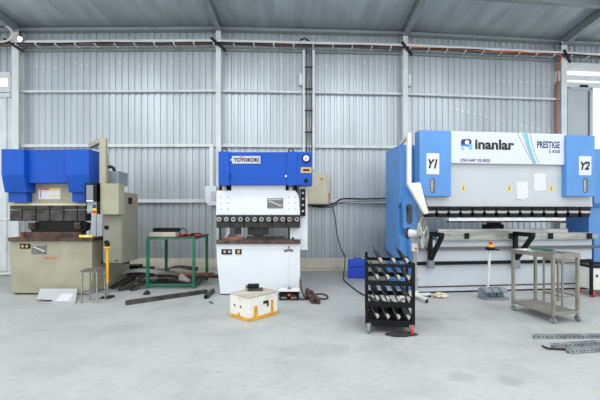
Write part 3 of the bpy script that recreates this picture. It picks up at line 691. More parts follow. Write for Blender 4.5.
# logo mark: dark cap, pale dot, light legs
spoly('logo_cap', 'navy', [(461, 140.5), (462.5, 139.2), (470, 139), (471.2, 140.2), (471.6, 143.5), (469, 144.5), (461, 144.3)])
spoly('logo_leg', 'ltblue', [(468.6, 144.2), (471.6, 143), (472.3, 149.8), (469.2, 150.4)])
spoly('logo_foot', 'ltblue', [(461, 147.4), (463.7, 146.8), (463.9, 150.3), (461.2, 150.3)])
spoly('logo_shoulder', 'midblue', [(461, 144.3), (466, 144.4), (469, 145.5), (468.8, 147), (464.5, 145.8), (461, 146.4)])
x, z = E.p(467, 142.3, -.064); b = MB(); b.cyl((x, -.0625, z), (x, -.066, z), .042, n=24); b.build('logo_dot', 'paper', r)
def curve_strip(nm, m, xa0, xa1, xb0, xb1, bow, th):
    y0, y1 = 133.2, 163.7; L = []; R = []
    for k in range(9):
        t = k / 8; bw = bow * 4 * t * (1 - t)
        L.append((xa0 + (xb0 - xa0) * t - bw, y0 + (y1 - y0) * t)); R.append((xa1 + (xb1 - xa1) * t - bw, y0 + (y1 - y0) * t))
    return spoly(nm, m, L + R[::-1], th=th)
curve_strip('stripe', 'greyline', 517.2, 517.9, 533.3, 534, .6, .002)
curve_strip('stripe', 'greyline', 522.2, 523.0, 534.2, 534.8, 1.0, .002)
curve_strip('blue_stripe', 'ltblue', 524.2, 527.4, 534.8, 536.8, 1.2, .003)
curve_strip('stripe', 'greyline', 530, 530.6, 539, 539.6, 1.5, .002)
for px in (463.4, 509.3, 551.3):
    q = MB(); q.prism([E.p(px - 3, 190.4, 0), E.p(px + 3, 190.4, 0), E.p(px, 184.4, 0)], 'y', -.003, .001)
    q.prism([E.p(px - .7, 189.6, -.003), E.p(px + .7, 189.6, -.003), E.p(px, 186.2, -.003)], 'y', -.005, -.002, 1)
    q.build('warning_triangle', ['yel2', 'ink'], r)
# sheet supports
for px in (429.5, 514.5):
    x = E.x(px, -.06); zz = E.z(px, 231.5, -.06); w = .07
    b = MB(); b.box(x - w / 2, x + w / 2, -.12, -.05, E.z(px, 262, -.06), zz); b.box(x - w / 2, x + w / 2, -.56, -.05, zz - .075, zz)
    b.bar((x, -.53, zz - .06), (x, -.11, zz - .52), w * .9, .07); sp = b.build('sheet_support', 'black', r, bevel=.005)
    b = MB(); b.box(x - w / 2 - .02, x + w / 2 + .02, -.15, -.05, E.z(px, 268, -.06), E.z(px, 259.5, -.06)); b.build('clamp', 'plastic', sp, bevel=.006)
    b = MB(); b.cyl((x, -.5, zz), (x, -.5, zz + .015), .02, n=12); b.build('roller', 'steel', sp)
# pendant arm and console on the left
P = E.p(409, 133, -.22); P2 = E.p(409, 183, -.22)
b = MB(); b.box(P[0] - .036, P[0] + .036, -.25, -.18, P2[1], P[1]); b.bar((P[0], -.2, P[1] - .04), (xa + .07, .45, zf + .03), .05, .05); b.build('pendant_arm', 'ltplastic', r, bevel=.005)
b = MB(); b.cyl((xa + .07, .45, zf - .02), (xa + .07, .45, zf + .08), .05); b.build('pendant_pivot', 'steel', r)
T = [E.p(406, 183.5, -.25), E.p(419.5, 182.5, -.25), E.p(427.8, 213.5, -.25), E.p(423.5, 214.5, -.25)]
b = MB(); b.prism(T, 'y', -.30, -.22); pc = b.build('control_console', 'ltplastic', r, bevel=.012)
b = MB(); b.prism([(T[1][0] - .01, T[1][1] - .02), (T[1][0] + .012, T[1][1] - .03), (T[2][0] + .012, T[2][1] + .04), (T[2][0] - .01, T[2][1] + .04)], 'y', -.29, -.23); b.build('screen', 'glass', pc)

# papers stuck to the ram
def paper(px0, py0, px1, py1, lab, tilt=0, d=-.004, lines=5):
    x0, x1, z0, z1 = E.r(px0, py0, px1, py1, d)
    c = Vector(((x0 + x1) / 2, d, (z0 + z1) / 2)); wpos = E.o + E.u * c.x + E.w * c.y; wpos.z = c.z
    o = thing('paper_sheet', lab, 'paper', wpos, E.ro, 'papers on the right press brake')
    w_, h_ = (x1 - x0) / 2, (z1 - z0) / 2
    def rot(x, z): return (x * math.cos(tilt) - z * math.sin(tilt), x * math.sin(tilt) + z * math.cos(tilt))
    q = MB(); q.prism([rot(-w_, -h_), rot(w_, -h_), rot(w_, h_), rot(-w_, h_)], 'y', -.002, .001); q.build('sheet', 'paper', o)
    return o
paper(516.5, 181.7, 528, 198.3, 'white paper on the right press brake, rear sheet of the crooked overlapping pair', .06, -.003)
paper(517.5, 182.5, 526, 199.5, 'white paper on the right press brake, front sheet of the crooked overlapping pair', -.16, -.008)
paper(534, 173.6, 545.7, 190.8, 'white paper hanging straight on the right press brake, nearest the right warning triangle', .02, -.004)

# ------------------------------------------------------------------ small things by the left machine
o = thing('stool', 'small grey metal stool with a worn wooden seat beside the beige press brake', 'stool', (-3.6, 6.1, 0))
hw, hd, hh = .132, .12, .54
for sx in (-1, 1):
    for sy in (-1, 1):
        b = MB(); b.bar((sx * hw * .92, sy * hd * .9, hh - .03), (sx * hw, sy * hd, 0), .018, .018); b.build('leg', 'steel', o)
b = MB()
for sx in (-1, 1): b.bar((sx * hw, -hd, .17), (sx * hw, hd, .17), .018, .018)
for sy in (-1, 1): b.bar((-hw, sy * hd, .12), (hw, sy * hd, .12), .018, .018)
b.build('stretcher', 'plastic', o)
b = MB(); b.box(-hw - .005, hw + .005, -hd - .01, hd + .01, hh - .03, hh - .012); b.build('seat_frame', 'plastic', o)
b = MB(); b.box(-hw - .01, hw + .01, -hd - .015, hd + .015, hh - .012, hh + .012); b.build('seat', 'wood', o, bevel=.006)
o = thing('pedal_stand', 'yellow pole stand with a black knob, standing beside the beige press brake', 'control stand', (-3.51, 6.36, 0))
b = MB(); b.box(-.09, .09, -.07, .09, 0, .03); b.build('base', 'gun', o, bevel=.006)
zt5 = H - (248 - CY) / F * 6.36
b = MB(); b.cyl((0, 0, .03), (0, 0, .26), .018); b.build('lower_pole', 'steel', o)
b = MB(); b.cyl((0, 0, .26), (0, 0, zt5), .022); b.build('pole', 'yellow', o)
b = MB(); b.cyl((0, 0, zt5), (0, 0, zt5 + .03), .06); b.build('collar', 'yellow', o)
b = MB(); b.cyl((0, 0, zt5 + .03), (0, 0, zt5 + .11), .045, .035); b.build('knob', 'black', o)
# notched sheet leaning on the bed
def leanz(Y): return .006 + .13 * (Y - 5.93) / .57
pts = [(-4.80, 6.5), (-4.13, 6.5), (-3.80, 5.93), (-4.22, 5.93), (-4.26, 6.07), (-4.56, 6.10)]
o = thing('steel_sheet', 'notched light grey metal sheet leaning low against the beige press brake', 'metal sheet', (-4.3, 6.2, 0))
b = MB(); b.prism(pts, 'z', 0, .006); b.v = [(x + 4.3, y - 6.2, z + leanz(y) - .006) for x, y, z in b.v]; b.build('sheet', 'panel', o)
b = MB(); b.bar((-4.22 + 4.3, -.27, .02), (-3.8 + 4.3, -.27, .02), .012, .04); b.build('folded_edge', 'doorgrey', o)
pts = [(-4.26, 6.28), (-4.06, 6.30), (-3.96, 6.02), (-4.17, 6.0)]
b = MB(); b.prism(pts, 'z', 0, .002); b.v = [(x, y, z + leanz(y) + .003) for x, y, z in b.v]
tag(b.build('paper_sheet', 'paper'), 'white paper lying on the notched metal sheet on the floor', 'paper')

# ------------------------------------------------------------------ green table and what is on, under and around it
GX, GY_ = -3.144, 7.15
gt = thing('work_table', 'green steel frame table with a dark worn top', 'table', (GX, GY_, 0))
W_, D_, TH = .914, .95, 1.013
for x in (0, W_):
    for y in (0, D_):
        b = MB(); b.box(x - .026, x + .026, y - .026, y + .026, 0, TH - .02); b.build('leg', 'green', gt, bevel=.003)
for z in (TH - .02, .075):
    for p, q in (((0, 0), (W_, 0)), ((0, D_), (W_, D_)), ((0, 0), (0, D_)), ((W_, 0), (W_, D_))):
        b = MB(); b.bar((p[0], p[1], z), (q[0], q[1], z), .04, .04); b.build('top_rail' if z > .5 else 'bottom_rail', 'green', gt)
b = MB(); b.box(-.01, W_ + .06, -.0, D_ + .06, TH, TH + .012); b.build('tabletop', 'brown', gt)
b = MB()
for k in range(5): b.box(.02, W_ - .02, .12 + k * .18, .16 + k * .18, .07, .09)
b.build('shelf_slats', 'gun', gt)
def solo(mb, name, m, label, cat, loc=(0, 0, 0), rotz=0, bevel=0, group=None, smooth=False):
    return tag(mb.build(name, m, None, bevel, smooth, loc, rotz), label, cat, group)
TZ = TH + .012
o = thing('tool_case', 'pale pinkish box on the green table, under the black box', 'box', (GX + .28, GY_ + .17, TZ))
b = MB(); b.box(-.26, .26, -.14, .16, 0, .075); b.build('body', 'board', o, bevel=.006)
b = MB(); b.box(-.262, .262, -.142, .162, .075, .092); b.build('lid', 'board', o, bevel=.004)
o = thing('tool_case', 'long black box on top of the pale box on the green table', 'box', (GX + .31, GY_ + .18, TZ + .092))
b = MB(); b.box(-.25, .23, -.1, .12, 0, .055); b.build('body', 'black', o, bevel=.008)
b = MB(); b.box(-.25, .23, -.1, .12, .057, .08); b.build('lid', 'black', o, bevel=.008)
def pliers(x, y, rz, lab, sc=1.0):
    t = thing('pliers', lab, 'tool', (GX + x, GY_ + y, TZ), rz, 'pliers on the green table')
    for s in (-1, 1):
        b = MB(); b.tube([(0, 0, .025), (.05 * sc, s * .03, .027), (.12 * sc, s * .04, .025), (.19 * sc, s * .028, .024)], .02 * sc, 8); b.build('handle', 'red', t, smooth=True)
    b = MB(); b.prism([(0, -.03), (0, .03), (-.08 * sc, .018), (-.11 * sc, 0), (-.08 * sc, -.018)], 'z', .012, .036); b.build('jaw', 'black', t, bevel=.004)
pliers(.66, .22, 2.6, 'red handled pliers on the green table, nearest the black box', .9)
pliers(.74, .42, 2.9, 'red handled pliers in the middle of the green table, between two others', .8)
pliers(.84, .28, -.3, 'red handled pliers at the right end of the green table', .8)
b = MB(); b.torus((.60, .30, .09), (.3, 1, .1), .075, .012, 24, 6); 
solo(b, 'clamp_ring', 'gun', 'dark round hook standing behind the red pliers on the green table', 'hook', (GX, GY_, TZ - .005), smooth=True)
b = MB(); b.prism([(0, 0), (.2, .05), (.19, .12), (.1, .1), (.02, .07)], 'z', 0, .045)
solo(b, 'hand_grinder', 'black', 'small dark tool lying between the pliers on the green table', 'tool', (GX + .68, GY_ + .56, TZ), bevel=.012)
# under the table
def warped(x0, x1, y0, y1, z, bend, th=.008, nx=10, tw=0):
    q = MB(); vs = []; fs = []
    for i in range(nx + 1):
        u = i / nx
        for y in (y0, y1):
            s_ = bend * math.sin(u * math.pi * 1.5) + tw * u * (1 if y == y1 else -1)
            vs.append((x0 + (x1 - x0) * u, y, z + abs(bend) + abs(tw) + s_))
    nn = len(vs); vs += [(x, y, zz + th) for x, y, zz in vs]
    for i in range(nx):
        a = 2 * i; fs += [(a, a + 1, a + 3, a + 2), (nn + a, nn + a + 2, nn + a + 3, nn + a + 1), (a, a + 2, nn + a + 2, nn + a), (a + 1, nn + a + 1, nn + a + 3, a + 3)]
    fs += [(0, nn, nn + 1, 1), (2 * nx, 2 * nx + 1, nn + 2 * nx + 1, nn + 2 * nx)]
    q.add(vs, fs); return q
SZ = .097
solo(warped(0, .8, 0, .5, 0, .045, .01), 'scrap_sheet', 'brown', 'wavy rust brown scrap sheet at the front of the green table\'s lower shelf', 'scrap metal', (GX + .06, GY_ + .06, SZ))
solo(warped(0, .6, 0, .3, 0, .02, .008, tw=.02), 'scrap_sheet', 'steel', 'light grey scrap sheet on top of the wavy brown one under the green table', 'scrap metal', (GX + .04, GY_ + .22, SZ + .10), .1)
solo(warped(0, .62, 0, .16, 0, .03, .012, tw=.03), 'scrap_sheet', 'brown', 'twisted dark brown strip lying highest under the green table', 'scrap metal', (GX + .22, GY_ + .42, SZ + .16), .18)
for i, (x, y, z, L, rz, m, lab) in enumerate(((.5, .2, .11, .75, .12, 'rust', 'orange rusty angle bar sticking out right of the green table shelf'), (.45, .62, .0, .8, .05, 'brown', 'brown angle bar at the back of the green table\'s lower shelf'),
                                             (-.12, .75, .0, .6, -.1, 'rust', 'short reddish angle bar poking out left under the green table'))):
    b = MB(); b.box(0, L, 0, .06, 0, .008); b.box(0, L, 0, .008, 0, .06); solo(b, 'angle_bar', m, lab, 'metal bar', (GX + x, GY_ + y, SZ + z), rz, 0, 'angle bars under the green table')
b = MB(); b.prism([(0, 0), (.2, -.03), (.24, .02), (.05, .16), (0, .1)], 'y', 0, .02); solo(b, 'scrap_plate', 'steel', 'small pale triangular offcut on the green table\'s lower shelf', 'scrap metal', (GX + .58, GY_ + .1, SZ + .03))
# plates between the machine and the table
def slab(px0, px1, Y, D, z0, z1, m, lab, name='steel_plate', rz=0, cat='metal plate'):
    x0 = (px0 - CX) / F * Y; x1 = (px1 - CX) / F * Y
    q = MB(); q.box(-(x1 - x0) / 2, (x1 - x0) / 2, 0, D, 0, z1 - z0); return solo(q, name, m, lab, cat, ((x0 + x1) / 2, Y, z0), rz, .004)
slab(112, 150, 8.45, .3, 0, .09, 'wood', 'wooden beam on the floor behind the green table, under the dark plates', 'timber', cat='timber')
slab(116, 163, 8.4, .4, .09, .13, 'gun2', 'grey steel plate lying on the wooden beam behind the green table', rz=.02)
slab(118, 148, 8.42, .38, .13, .20, 'gun', 'thick dark steel plate in the middle of the stack behind the green table')
slab(117, 137, 8.45, .3, .20, .26, 'black', 'short black plate on top of the stack behind the green table')
slab(125, 152, 7.75, .25, .0, .03, 'brown', 'rust brown plate flat on the floor left of the green table')
solo(warped(0, 1.0, 0, .24, 0, .03, .006), 'scrap_sheet', 'panel', 'long pale curved sheet reaching from the scrap heap onto the green table shelf', 'scrap metal', (-3.86, 7.55, .2), .03).rotation_euler.x = .14
for i, (px, py, L, rz, m, lab) in enumerate(((112, 289, .5, .9, 'gun2', 'dark channel bar leaning towards the beige machine, leftmost in the scrap heap'), (120, 291, .55, .95, 'gun', 'dark channel bar crossing the middle of the scrap heap left of the table'),
                                        (131, 291, .45, 1.0, 'gun2', 'grey channel bar at the right of the scrap heap by the table leg'), (108, 285.5, .5, .1, 'brown', 'rusty flat channel at the back of the scrap heap by the machine'))):
    P = ground(px, py); b = MB(); b.box(0, L, -.045, .045, 0, .01); b.box(0, L, -.045, -.035, .01, .05); b.box(0, L, .035, .045, .01, .05)
    k = solo(b, 'channel_bar', m, lab, 'metal bar', (P.x, P.y, .0), rz, group='channel bars in the scrap heap'); k.rotation_euler = (.25 * (-1) ** i, (-.42, -.36, -.3, 0)[i], rz)
for px, py, w_, d_, h_, m, lab in ((128, 290, .3, .16, .09, 'gun2', 'squat dark steel block in the scrap heap left of the green table'), (146, 295, .1, .1, .07, 'gun', 'small dark steel block at the foot of the green table'),
                                (127, 281.5, .3, .14, .2, 'brown', 'rust brown block in the scrap heap beside the beige machine')):
    P = ground(px, py); b = MB(); b.box(-w_ / 2, w_ / 2, 0, d_, 0, h_ * .6); b.box(-w_ * .25, w_ * .3, d_ * .2, d_ * .9, h_ * .6, h_)
    solo(b, 'steel_block', m, lab, 'metal block', (P.x, P.y, 0), .15, .008)
# long square tube in front
P = ground(125, 305.5); Q = ground(206.5, 293.5)
d = (Q - P); L = d.length; b = MB()
b.box(0, L, -.035, .035, 0, .01); b.box(0, L, -.035, .035, .06, .07); b.box(0, L, -.035, -.027, .01, .06); b.box(0, L, .027, .035, .01, .06)
solo(b, 'square_tube', 'gun2', 'long dark square tube lying on the floor in front of the green table', 'metal bar', (P.x, P.y + .03, 0), math.atan2(d.y, d.x))
P = ground(206, 299); Q = ground(213, 292.5); d = Q - P; b = MB(); L = d.length
b.box(0, L, -.035, .035, 0, .008); b.box(0, L, -.035, -.027, .008, .06); b.box(0, L, .027, .035, .008, .06); b.box(0, L, -.035, .035, .06, .068)
solo(b, 'square_tube', 'gun2', 'short grey square tube lying left of the white press brake', 'metal bar', (P.x, P.y, 0), math.atan2(d.y, d.x))
P = ground(211, 303); b = MB(); b.box(-.06, .06, -.012, .012, 0, .015); solo(b, 'metal_chip', 'gun', 'tiny dark metal strip on the floor near the short tube', 'metal scrap', (P.x, P.y, 0), 2.3)
# brown bar at the wall
b = MB(); b.box(0, .7, 0, .06, 0, .06); solo(b, 'angle_bar', 'brown', 'brown bar on the floor by the curb between table and white machine', 'metal bar', (-2.2, 8.3, 0), .05)

# ------------------------------------------------------------------ in front of the white machine
NR = math.radians(48)
BX, BY, BH = -.785, 4.95, .345
o = thing('concrete_block', 'worn white block with yellow tape round its foot, before the white press brake', 'block', (BX, BY, 0), NR)
L1, L2 = .545, .436
b = MB(); b.box(0, L1, 0, L2, 0, BH - .02); b.build('body', 'foam', o, bevel=.012, seg=3)
b = MB(); b.box(-.006, L1 + .006, -.006, L2 + .006, BH - .022, BH); b.build('top_cover', 'board', o, bevel=.01)
b = MB(); b.box(-.003, L1 + .003, -.003, L2 + .003, .004, .05)
b.box(.09, .15, -.003, 0, .05, .2); b.box(L1 - .14, L1 - .09, -.003, 0, .05, .23); b.box(-.003, 0, .2, .25, .05, .09)
k = b.build('tape', 'orange', o); k['label'] = 'yellow orange adhesive tape'
b = MB(); b.box(.26, .36, -.006, .01, .2, .24); b.box(.33, .36, -.006, .01, .15, .2); b.build('handle_hole', 'gun', o, bevel=.003)
for y in (.18, .32):
    b = MB(); b.cyl((-.006, y, .18), (.01, y, .18), .018, n=14); b.build('bolt_hole', 'plate', o)
o = thing('magnet_clamp', 'small black gadget sitting on top of the white block', 'tool', (-.75, 5.36, BH), .1)
b = MB(); b.box(-.11, .11, -.05, .05, 0, .035); b.build('foot', 'gun2', o, bevel=.006)
b = MB(); b.box(-.12, .05, -.03, .07, .035, .095); b.build('body', 'black', o, bevel=.01)
b = MB(); b.cyl((-.12, .0, .06), (-.15, .0, .06), .03); b.build('knob', 'plate', o)
# foot pedal
P = ground(279, 300.5); P1 = ground(299, 300.5)
o = thing('foot_pedal', 'small white foot pedal box in front of the white press brake', 'foot pedal', (P.x, P.y, 0))
w_ = P1.x - P.x
b = MB(); b.box(0, w_, .0, .24, .0, .02); b.box(0, .02, 0, .24, .02, .15); b.box(w_ - .02, w_, 0, .24, .02, .15); b.box(.02, w_ - .02, .22, .24, .02, .15); b.build('body', 'gun', o, bevel=.004)
b = MB(); b.box(-.01, w_ + .01, -.01, .25, .15, .17); b.build('hood', 'ltplastic', o, bevel=.008)
for x0 in (.03, w_ / 2 + .03):
    b = MB(); b.prism([(.02, .03), (.2, .06), (.2, .085), (.02, .05)], 'x', x0, x0 + .1); b.build('pedal', 'steel', o)
b = MB(); b.cyl((w_ / 2, .06, .085), (w_ / 2, .03, .085), .024, n=20); k = b.build('button', 'redorange', o); k['label'] = 'red round button'
b = MB(); b.box(w_ / 2 - .03, w_ / 2 + .03, .1, .16, .17, .2); b.build('cable_gland', 'plastic', o)
# rusty bars with a clamp, cable
P = ground(316, 304.5); Q = ground(306.5, 292)
an = math.atan2(Q.y - P.y, Q.x - P.x); L = (Q - P).length * .8
b = MB(); b.box(0, L, -.075, -.012, 0, .08); b.box(0, L, -.012, .0, 0, .03); solo(b, 'steel_bar', 'brown', 'plain rusty steel bar, the right one of two lying right of the white press brake', 'metal bar', (P.x, P.y, 0), an, .006, 'rusty bars')
b = MB(); b.box(.05, L * .95, .004, .07, 0, .09); b.box(L * .55, L * .85, .01, .065, .09, .14); solo(b, 'steel_bar', 'brown', 'rusty steel bar with raised lug, left one of two right of the white press brake', 'metal bar', (P.x, P.y, 0), an, .006, 'rusty bars')
b = MB(); b.rope([(-.10, 6.5, .3), (-.08, 6.4, .16), (-.02, 6.3, .03), (.08, 6.45, .02), (.25, 6.6, .02), (.36, 6.5, .02), (.38, 6.3, .02), (.3, 6.2, .02), (.2, 6.3, .02)], .013, 8)
solo(b, 'power_cable', 'gun', 'thin dark cable looped on the floor around the rusty bars', 'cable', smooth=True)
b = MB(); b.tube([(-.14, 6.2, .04), (-.08, 6.16, .02), (.0, 6.2, .02), (.03, 6.24, .02)], .013, 8); solo(b, 'power_cable', 'gun', 'short cable stub from the white foot pedal', 'cable', smooth=True)

# ------------------------------------------------------------------ blue case by the wall
P = ground(348, 278.5); P1 = ground(367.5, 278.5)
o = thing('tool_case', 'blue plastic tool case on the floor behind the black cart', 'tool case', (P.x, P.y, 0), -.08)
w_ = P1.x - P.x
b = MB(); b.box(0, w_, 0, .24, 0, .24); b.build('body', 'case', o, bevel=.02)
b = MB(); b.box(0, w_, 0, .24, .246, .43); b.build('lid', 'case', o, bevel=.02)
b = MB(); b.tube([(w_ * .3, .12, .42), (w_ * .32, .12, .46), (w_ * .68, .12, .46), (w_ * .7, .12, .42)], .014, 8); b.build('handle', 'case', o)
for x in (.2, .75):
    b = MB(); b.box(w_ * x, w_ * x + .05, -.012, 0, .2, .29); b.build('latch', 'blue_edge', o)
for k in range(3):
    b = MB(); b.box(.04, w_ - .04, -.006, 0, .04 + k * .055, .06 + k * .055); b.build('rib', 'blue_edge', o)

# ------------------------------------------------------------------ black tool cart
rotc = -9.0
BC = FR(.765, 4.53, rotc)
ct = thing('tool_cart', 'black steel rack cart on casters holding press tools', 'tool cart', (BC.o.x, BC.o.y, 0), BC.ro)
CW, CD = .565, .66
lev = [.864, .655, .390, .165]
for x in (0, CW):
    for y in (0, CD):
        top = .94 if (y > 0 and x == 0) else .885
        b = MB(); b.box(x - .02, x + .02, y - .02, y + .02, .125, top); b.build('upright', 'black', ct)
for z, h in zip(lev, (.04, .06, .06, .075)):
    for y in (0, CD):
        b = MB(); b.box(-.018, CW + .018, y - .014, y + .014, z - h, z); b.build('cross_bar', 'black', ct)
    for x in (0, CW):
        b = MB(); b.box(x - .014, x + .014, 0, CD, z - .04, z); b.build('side_bar', 'black', ct)
b = MB(); b.box(0, CW, 0, CD, .095, .105); b.build('bottom_tray', 'black', ct)
for x, y, m in ((.02, 0, 'plastic'), (CW - .02, 0, 'redwheel'), (.02, CD, 'redwheel'), (CW - .02, CD, 'rubber')):
    b = MB(); b.box(x - .022, x - .016, y - .03, y + .03, .05, .11); b.box(x + .016, x + .022, y - .03, y + .03, .05, .11); b.box(x - .03, x + .03, y - .04, y + .04, .095, .125); cs = b.build('caster', 'steel', ct)
    b = MB(); b.cyl((x - .016, y - .02, .06), (x + .016, y - .02, .06), .06, n=24); w = b.build('wheel', m, cs)
    if m == 'redwheel': w['label'] = 'red caster wheel'
def punch_mesh():
    q = MB(); a = math.radians(27)
    def R(x, z): return (x * math.cos(a) - z * math.sin(a), x * math.sin(a) + z * math.cos(a))
    q.prism([R(-.014, .0), R(.014, .0), R(.012, .09), R(.006, .175), R(-.006, .175), R(-.014, .10)], 'y', .0, .64, 0)
    q.prism([R(.013, .0), R(.04, .02), R(.036, .06), R(.012, .085)], 'y', .0, .64, 0)
    return q
def tip_mesh():
    q = MB(); a = math.radians(27)
    def R(x, z): return (x * math.cos(a) - z * math.sin(a), x * math.sin(a) + z * math.cos(a))
    q.prism([R(.002, .004), R(.04, .021), R(.036, .059), R(.006, .075)], 'y', -.003, .0); return q
tier = ['on the open top', 'on the second tier', 'on the third tier', 'on the lowest tier']; order = ['leftmost', 'second from left', 'third from left', 'rightmost']
src = None
for ti, z in enumerate(lev):
    xs_ = (.17, .33, .49) if ti == 0 else (.13, .26, .39, .51)
    for k, x in enumerate(xs_):
        ordn = ('leftmost', 'middle', 'rightmost')[k] if ti == 0 else order[k]
        lab = 'dark press punch with pale end, %s %s of black cart' % (ordn, tier[ti])
        wp = BC.o + BC.u * x + BC.w * .0; zz = z + .008
        if src is None:
            t = thing('press_punch', lab, 'press tool', (wp.x, wp.y, zz), BC.ro, 'press punches on the black cart')
            body = punch_mesh().build('punch_body', 'gun', t, bevel=.003); tip = tip_mesh().build('end_face', 'board', t); tip['label'] = 'pale ground end face'
            src = (t, body, tip)
        else:
            t = src[0].copy(); COL.objects.link(t); t.location = (wp.x, wp.y, zz); t['label'] = lab
            for c in src[1:]:
                q = c.copy(); COL.objects.link(q); q.parent = t
# dark oily rag under the cart
P = ground(400, 335)
def rag(name, m, lab, P, w, d, h, seed, n=16):
    rnd = random.Random(seed); q = MB(); vs = [(0, 0, h)]; fs = []
    R = 3
    for j in range(1, R + 1):
        for i in range(n):
            a = 2 * math.pi * i / n; f = j / R * (.55 + .65 * rnd.random() if j == R else .8 + .4 * rnd.random())
            zz = h * (1 - (j / R) ** 2) * (.5 + rnd.random()) + .003 if j < R else .002
            vs.append((w / 2 * f * math.cos(a), d / 2 * f * math.sin(a), zz))
    for i in range(n): fs.append((0, 1 + i, 1 + (i + 1) % n))
    for j in range(R - 1):
        for i in range(n): fs.append((1 + j * n + i, 1 + (j + 1) * n + i, 1 + (j + 1) * n + (i + 1) % n, 1 + j * n + (i + 1) % n))
    fs.append(tuple(1 + (R - 1) * n + i for i in range(n)))
    q.add(vs, fs); o = q.build(name, m, smooth=True, loc=(P.x, P.y, 0)); s = o.modifiers.new('sub', 'SUBSURF'); s.levels = 1; s.render_levels = 1
    return tag(o, lab, 'rag')
rag('rag', 'darkrag', 'flattened dark oily rag on the floor at the foot of the black cart', P, .5, .24, .035, 3, 26)
rag('rag', 'beltan', 'crumpled tan rag on the floor in front of the right press brake', ground(441, 297.5), .34, .26, .09, 11, 18)

# ------------------------------------------------------------------ pedestal fan
FX, FY = 1.9, 6.3
o = thing('pedestal_fan', 'beige pedestal fan on wheels in front of the blue frame of the right press brake', 'fan', (FX, FY, 0))
b = MB()
for k in range(4):
    a = math.radians(20 + 90 * k); b.bar((0, 0, .075), (.33 * math.cos(a), .33 * math.sin(a), .06), .06, .035)
b.cyl((0, 0, .05), (0, 0, .14), .07); b.build('base', 'ltplastic', o, bevel=.006)
for k in range(4):
    a = math.radians(20 + 90 * k); x, y = .32 * math.cos(a), .32 * math.sin(a)
    b = MB(); b.cyl((x - .015, y, .03), (x + .015, y, .03), .03, n=16); b.box(x - .02, x + .02, y - .02, y + .02, .045, .07); b.build('caster', 'rubber', o)
b = MB(); b.cyl((0, 0, .14), (0, 0, 1.12), .028); b.build('pole', 'beige', o)
b = MB(); b.box(-.05, .05, -.07, .05, .83, .97); b.build('control_box', 'ltplastic', o, bevel=.012)
b = MB(); b.cyl((0, -.07, .88), (0, -.085, .88), .02, n=14); b.build('speed_dial', 'redorange', o)
nv = Vector((math.cos(math.radians(-34)), math.sin(math.radians(-34)), 0)); hc = Vector((0, 0, 1.14)) + nv * .15
b = MB(); b.cyl(hc - nv * .24, hc - nv * .06, .08, .05, 24); b.cyl(hc - nv * .28, hc - nv * .24, .10, .10, 24, 1); b.build('motor', ['ltplastic', 'gun'], o)
side = Vector((0, 0, 1)).cross(nv)
b = MB()
for rr_, dd, th in ((.275, 0, .012), (.19, .045, .005), (.10, .06, .005), (.19, -.045, .005), (.27, -.02, .008)): b.torus(hc + nv * dd, nv, rr_, th, 36, 6)
for k in range(20):
    a = 2 * math.pi * k / 20; e = side * math.cos(a) + Vector((0, 0, 1)) * math.sin(a)
    b.tube([hc + nv * .065 + e * .04, hc + nv * .06 + e * .10, hc + nv * .045 + e * .19, hc + e * .275], .0035, 5); b.tube([hc - nv * .06 + e * .08, hc - nv * .045 + e * .19, hc + e * .275], .0035, 5)
b.build('guard', 'steel', o, smooth=True)
for k in range(3):
    a = 2 * math.pi * k / 3 + .4; e1 = side * math.cos(a) + Vector((0, 0, 1)) * math.sin(a); e2 = nv.cross(e1)
    vs = []
    for rr_, w, tw in ((.03, .03, .6), (.1, .055, .5), (.18, .065, .35), (.245, .045, .25)):
        for s in (-1, 1): vs.append(hc + e1 * rr_ + e2 * (s * w) + nv * (s * w * tw * .5 - .004))
    vs2 = [v + nv * .006 for v in vs]; b = MB(); fs = []
    for i in range(3): fs += [(2 * i, 2 * i + 1, 2 * i + 3, 2 * i + 2), (8 + 2 * i, 8 + 2 * i + 2, 8 + 2 * i + 3, 8 + 2 * i + 1), (2 * i, 2 * i + 2, 8 + 2 * i + 2, 8 + 2 * i), (2 * i + 1, 8 + 2 * i + 1, 8 + 2 * i + 3, 2 * i + 3)]
    fs += [(0, 8, 9, 1), (6, 7, 15, 14)]
    b.add(vs + vs2, fs); b.build('blade', 'ltplastic', o, smooth=False)
b = MB(); b.cyl(hc - nv * .05, hc + nv * .03, .04, .03, 20); b.build('hub', 'ltplastic', o)
b = MB(); b.tube([hc - nv * .2 + Vector((0, 0, -.06)), (-.02, .1, .95), (.02, .05, .75), (.0, .06, .5), (.1, .08, .3)], .01, 6); b.build('cord', 'ltplastic', o, smooth=True)

# ------------------------------------------------------------------ foot control of the right machine
P = ground(478, 300.5); P1 = ground(505, 298)
o = thing('foot_control', 'grey foot pedal with tall pole and yellow stop button, before the right press brake', 'foot pedal', (P.x + .12, P.y, 0), .08)
w_ = .44
b = MB(); b.box(0, w_, 0, .26, 0, .03); b.build('base', 'plastic', o, bevel=.008)
for x0 in (.02, .16, .30):
    b = MB(); b.prism([(0, .03), (.26, .03), (.26, .14), (.2, .19), (.06, .19), (.0, .15), (.0, .125), (.12, .12), (.12, .05)], 'x', x0, x0 + .12); b.build('pedal_hood', 'plastic', o, bevel=.012)
b = MB(); x = .17; b.bar((x, .2, .12), (x + .04, .2, .86), .03, .03); b.build('pole', 'ltplastic', o)
b = MB(); b.box(x - .02, x + .1, .14, .24, .84, .9); b.bar((x + .1, .2, .87), (x + .2, .18, .84), .025, .025); b.build('bracket', 'black', o, bevel=.006)
b = MB(); b.cyl((x + .05, .19, .9), (x + .05, .19, .945), .06, .055); b.build('stop_housing', 'yellow', o)
b = MB(); b.cyl((x + .05, .19, .945), (x + .05, .19, .985), .025, .038); k = b.build('stop_button', 'red', o); k['label'] = 'red emergency stop button'

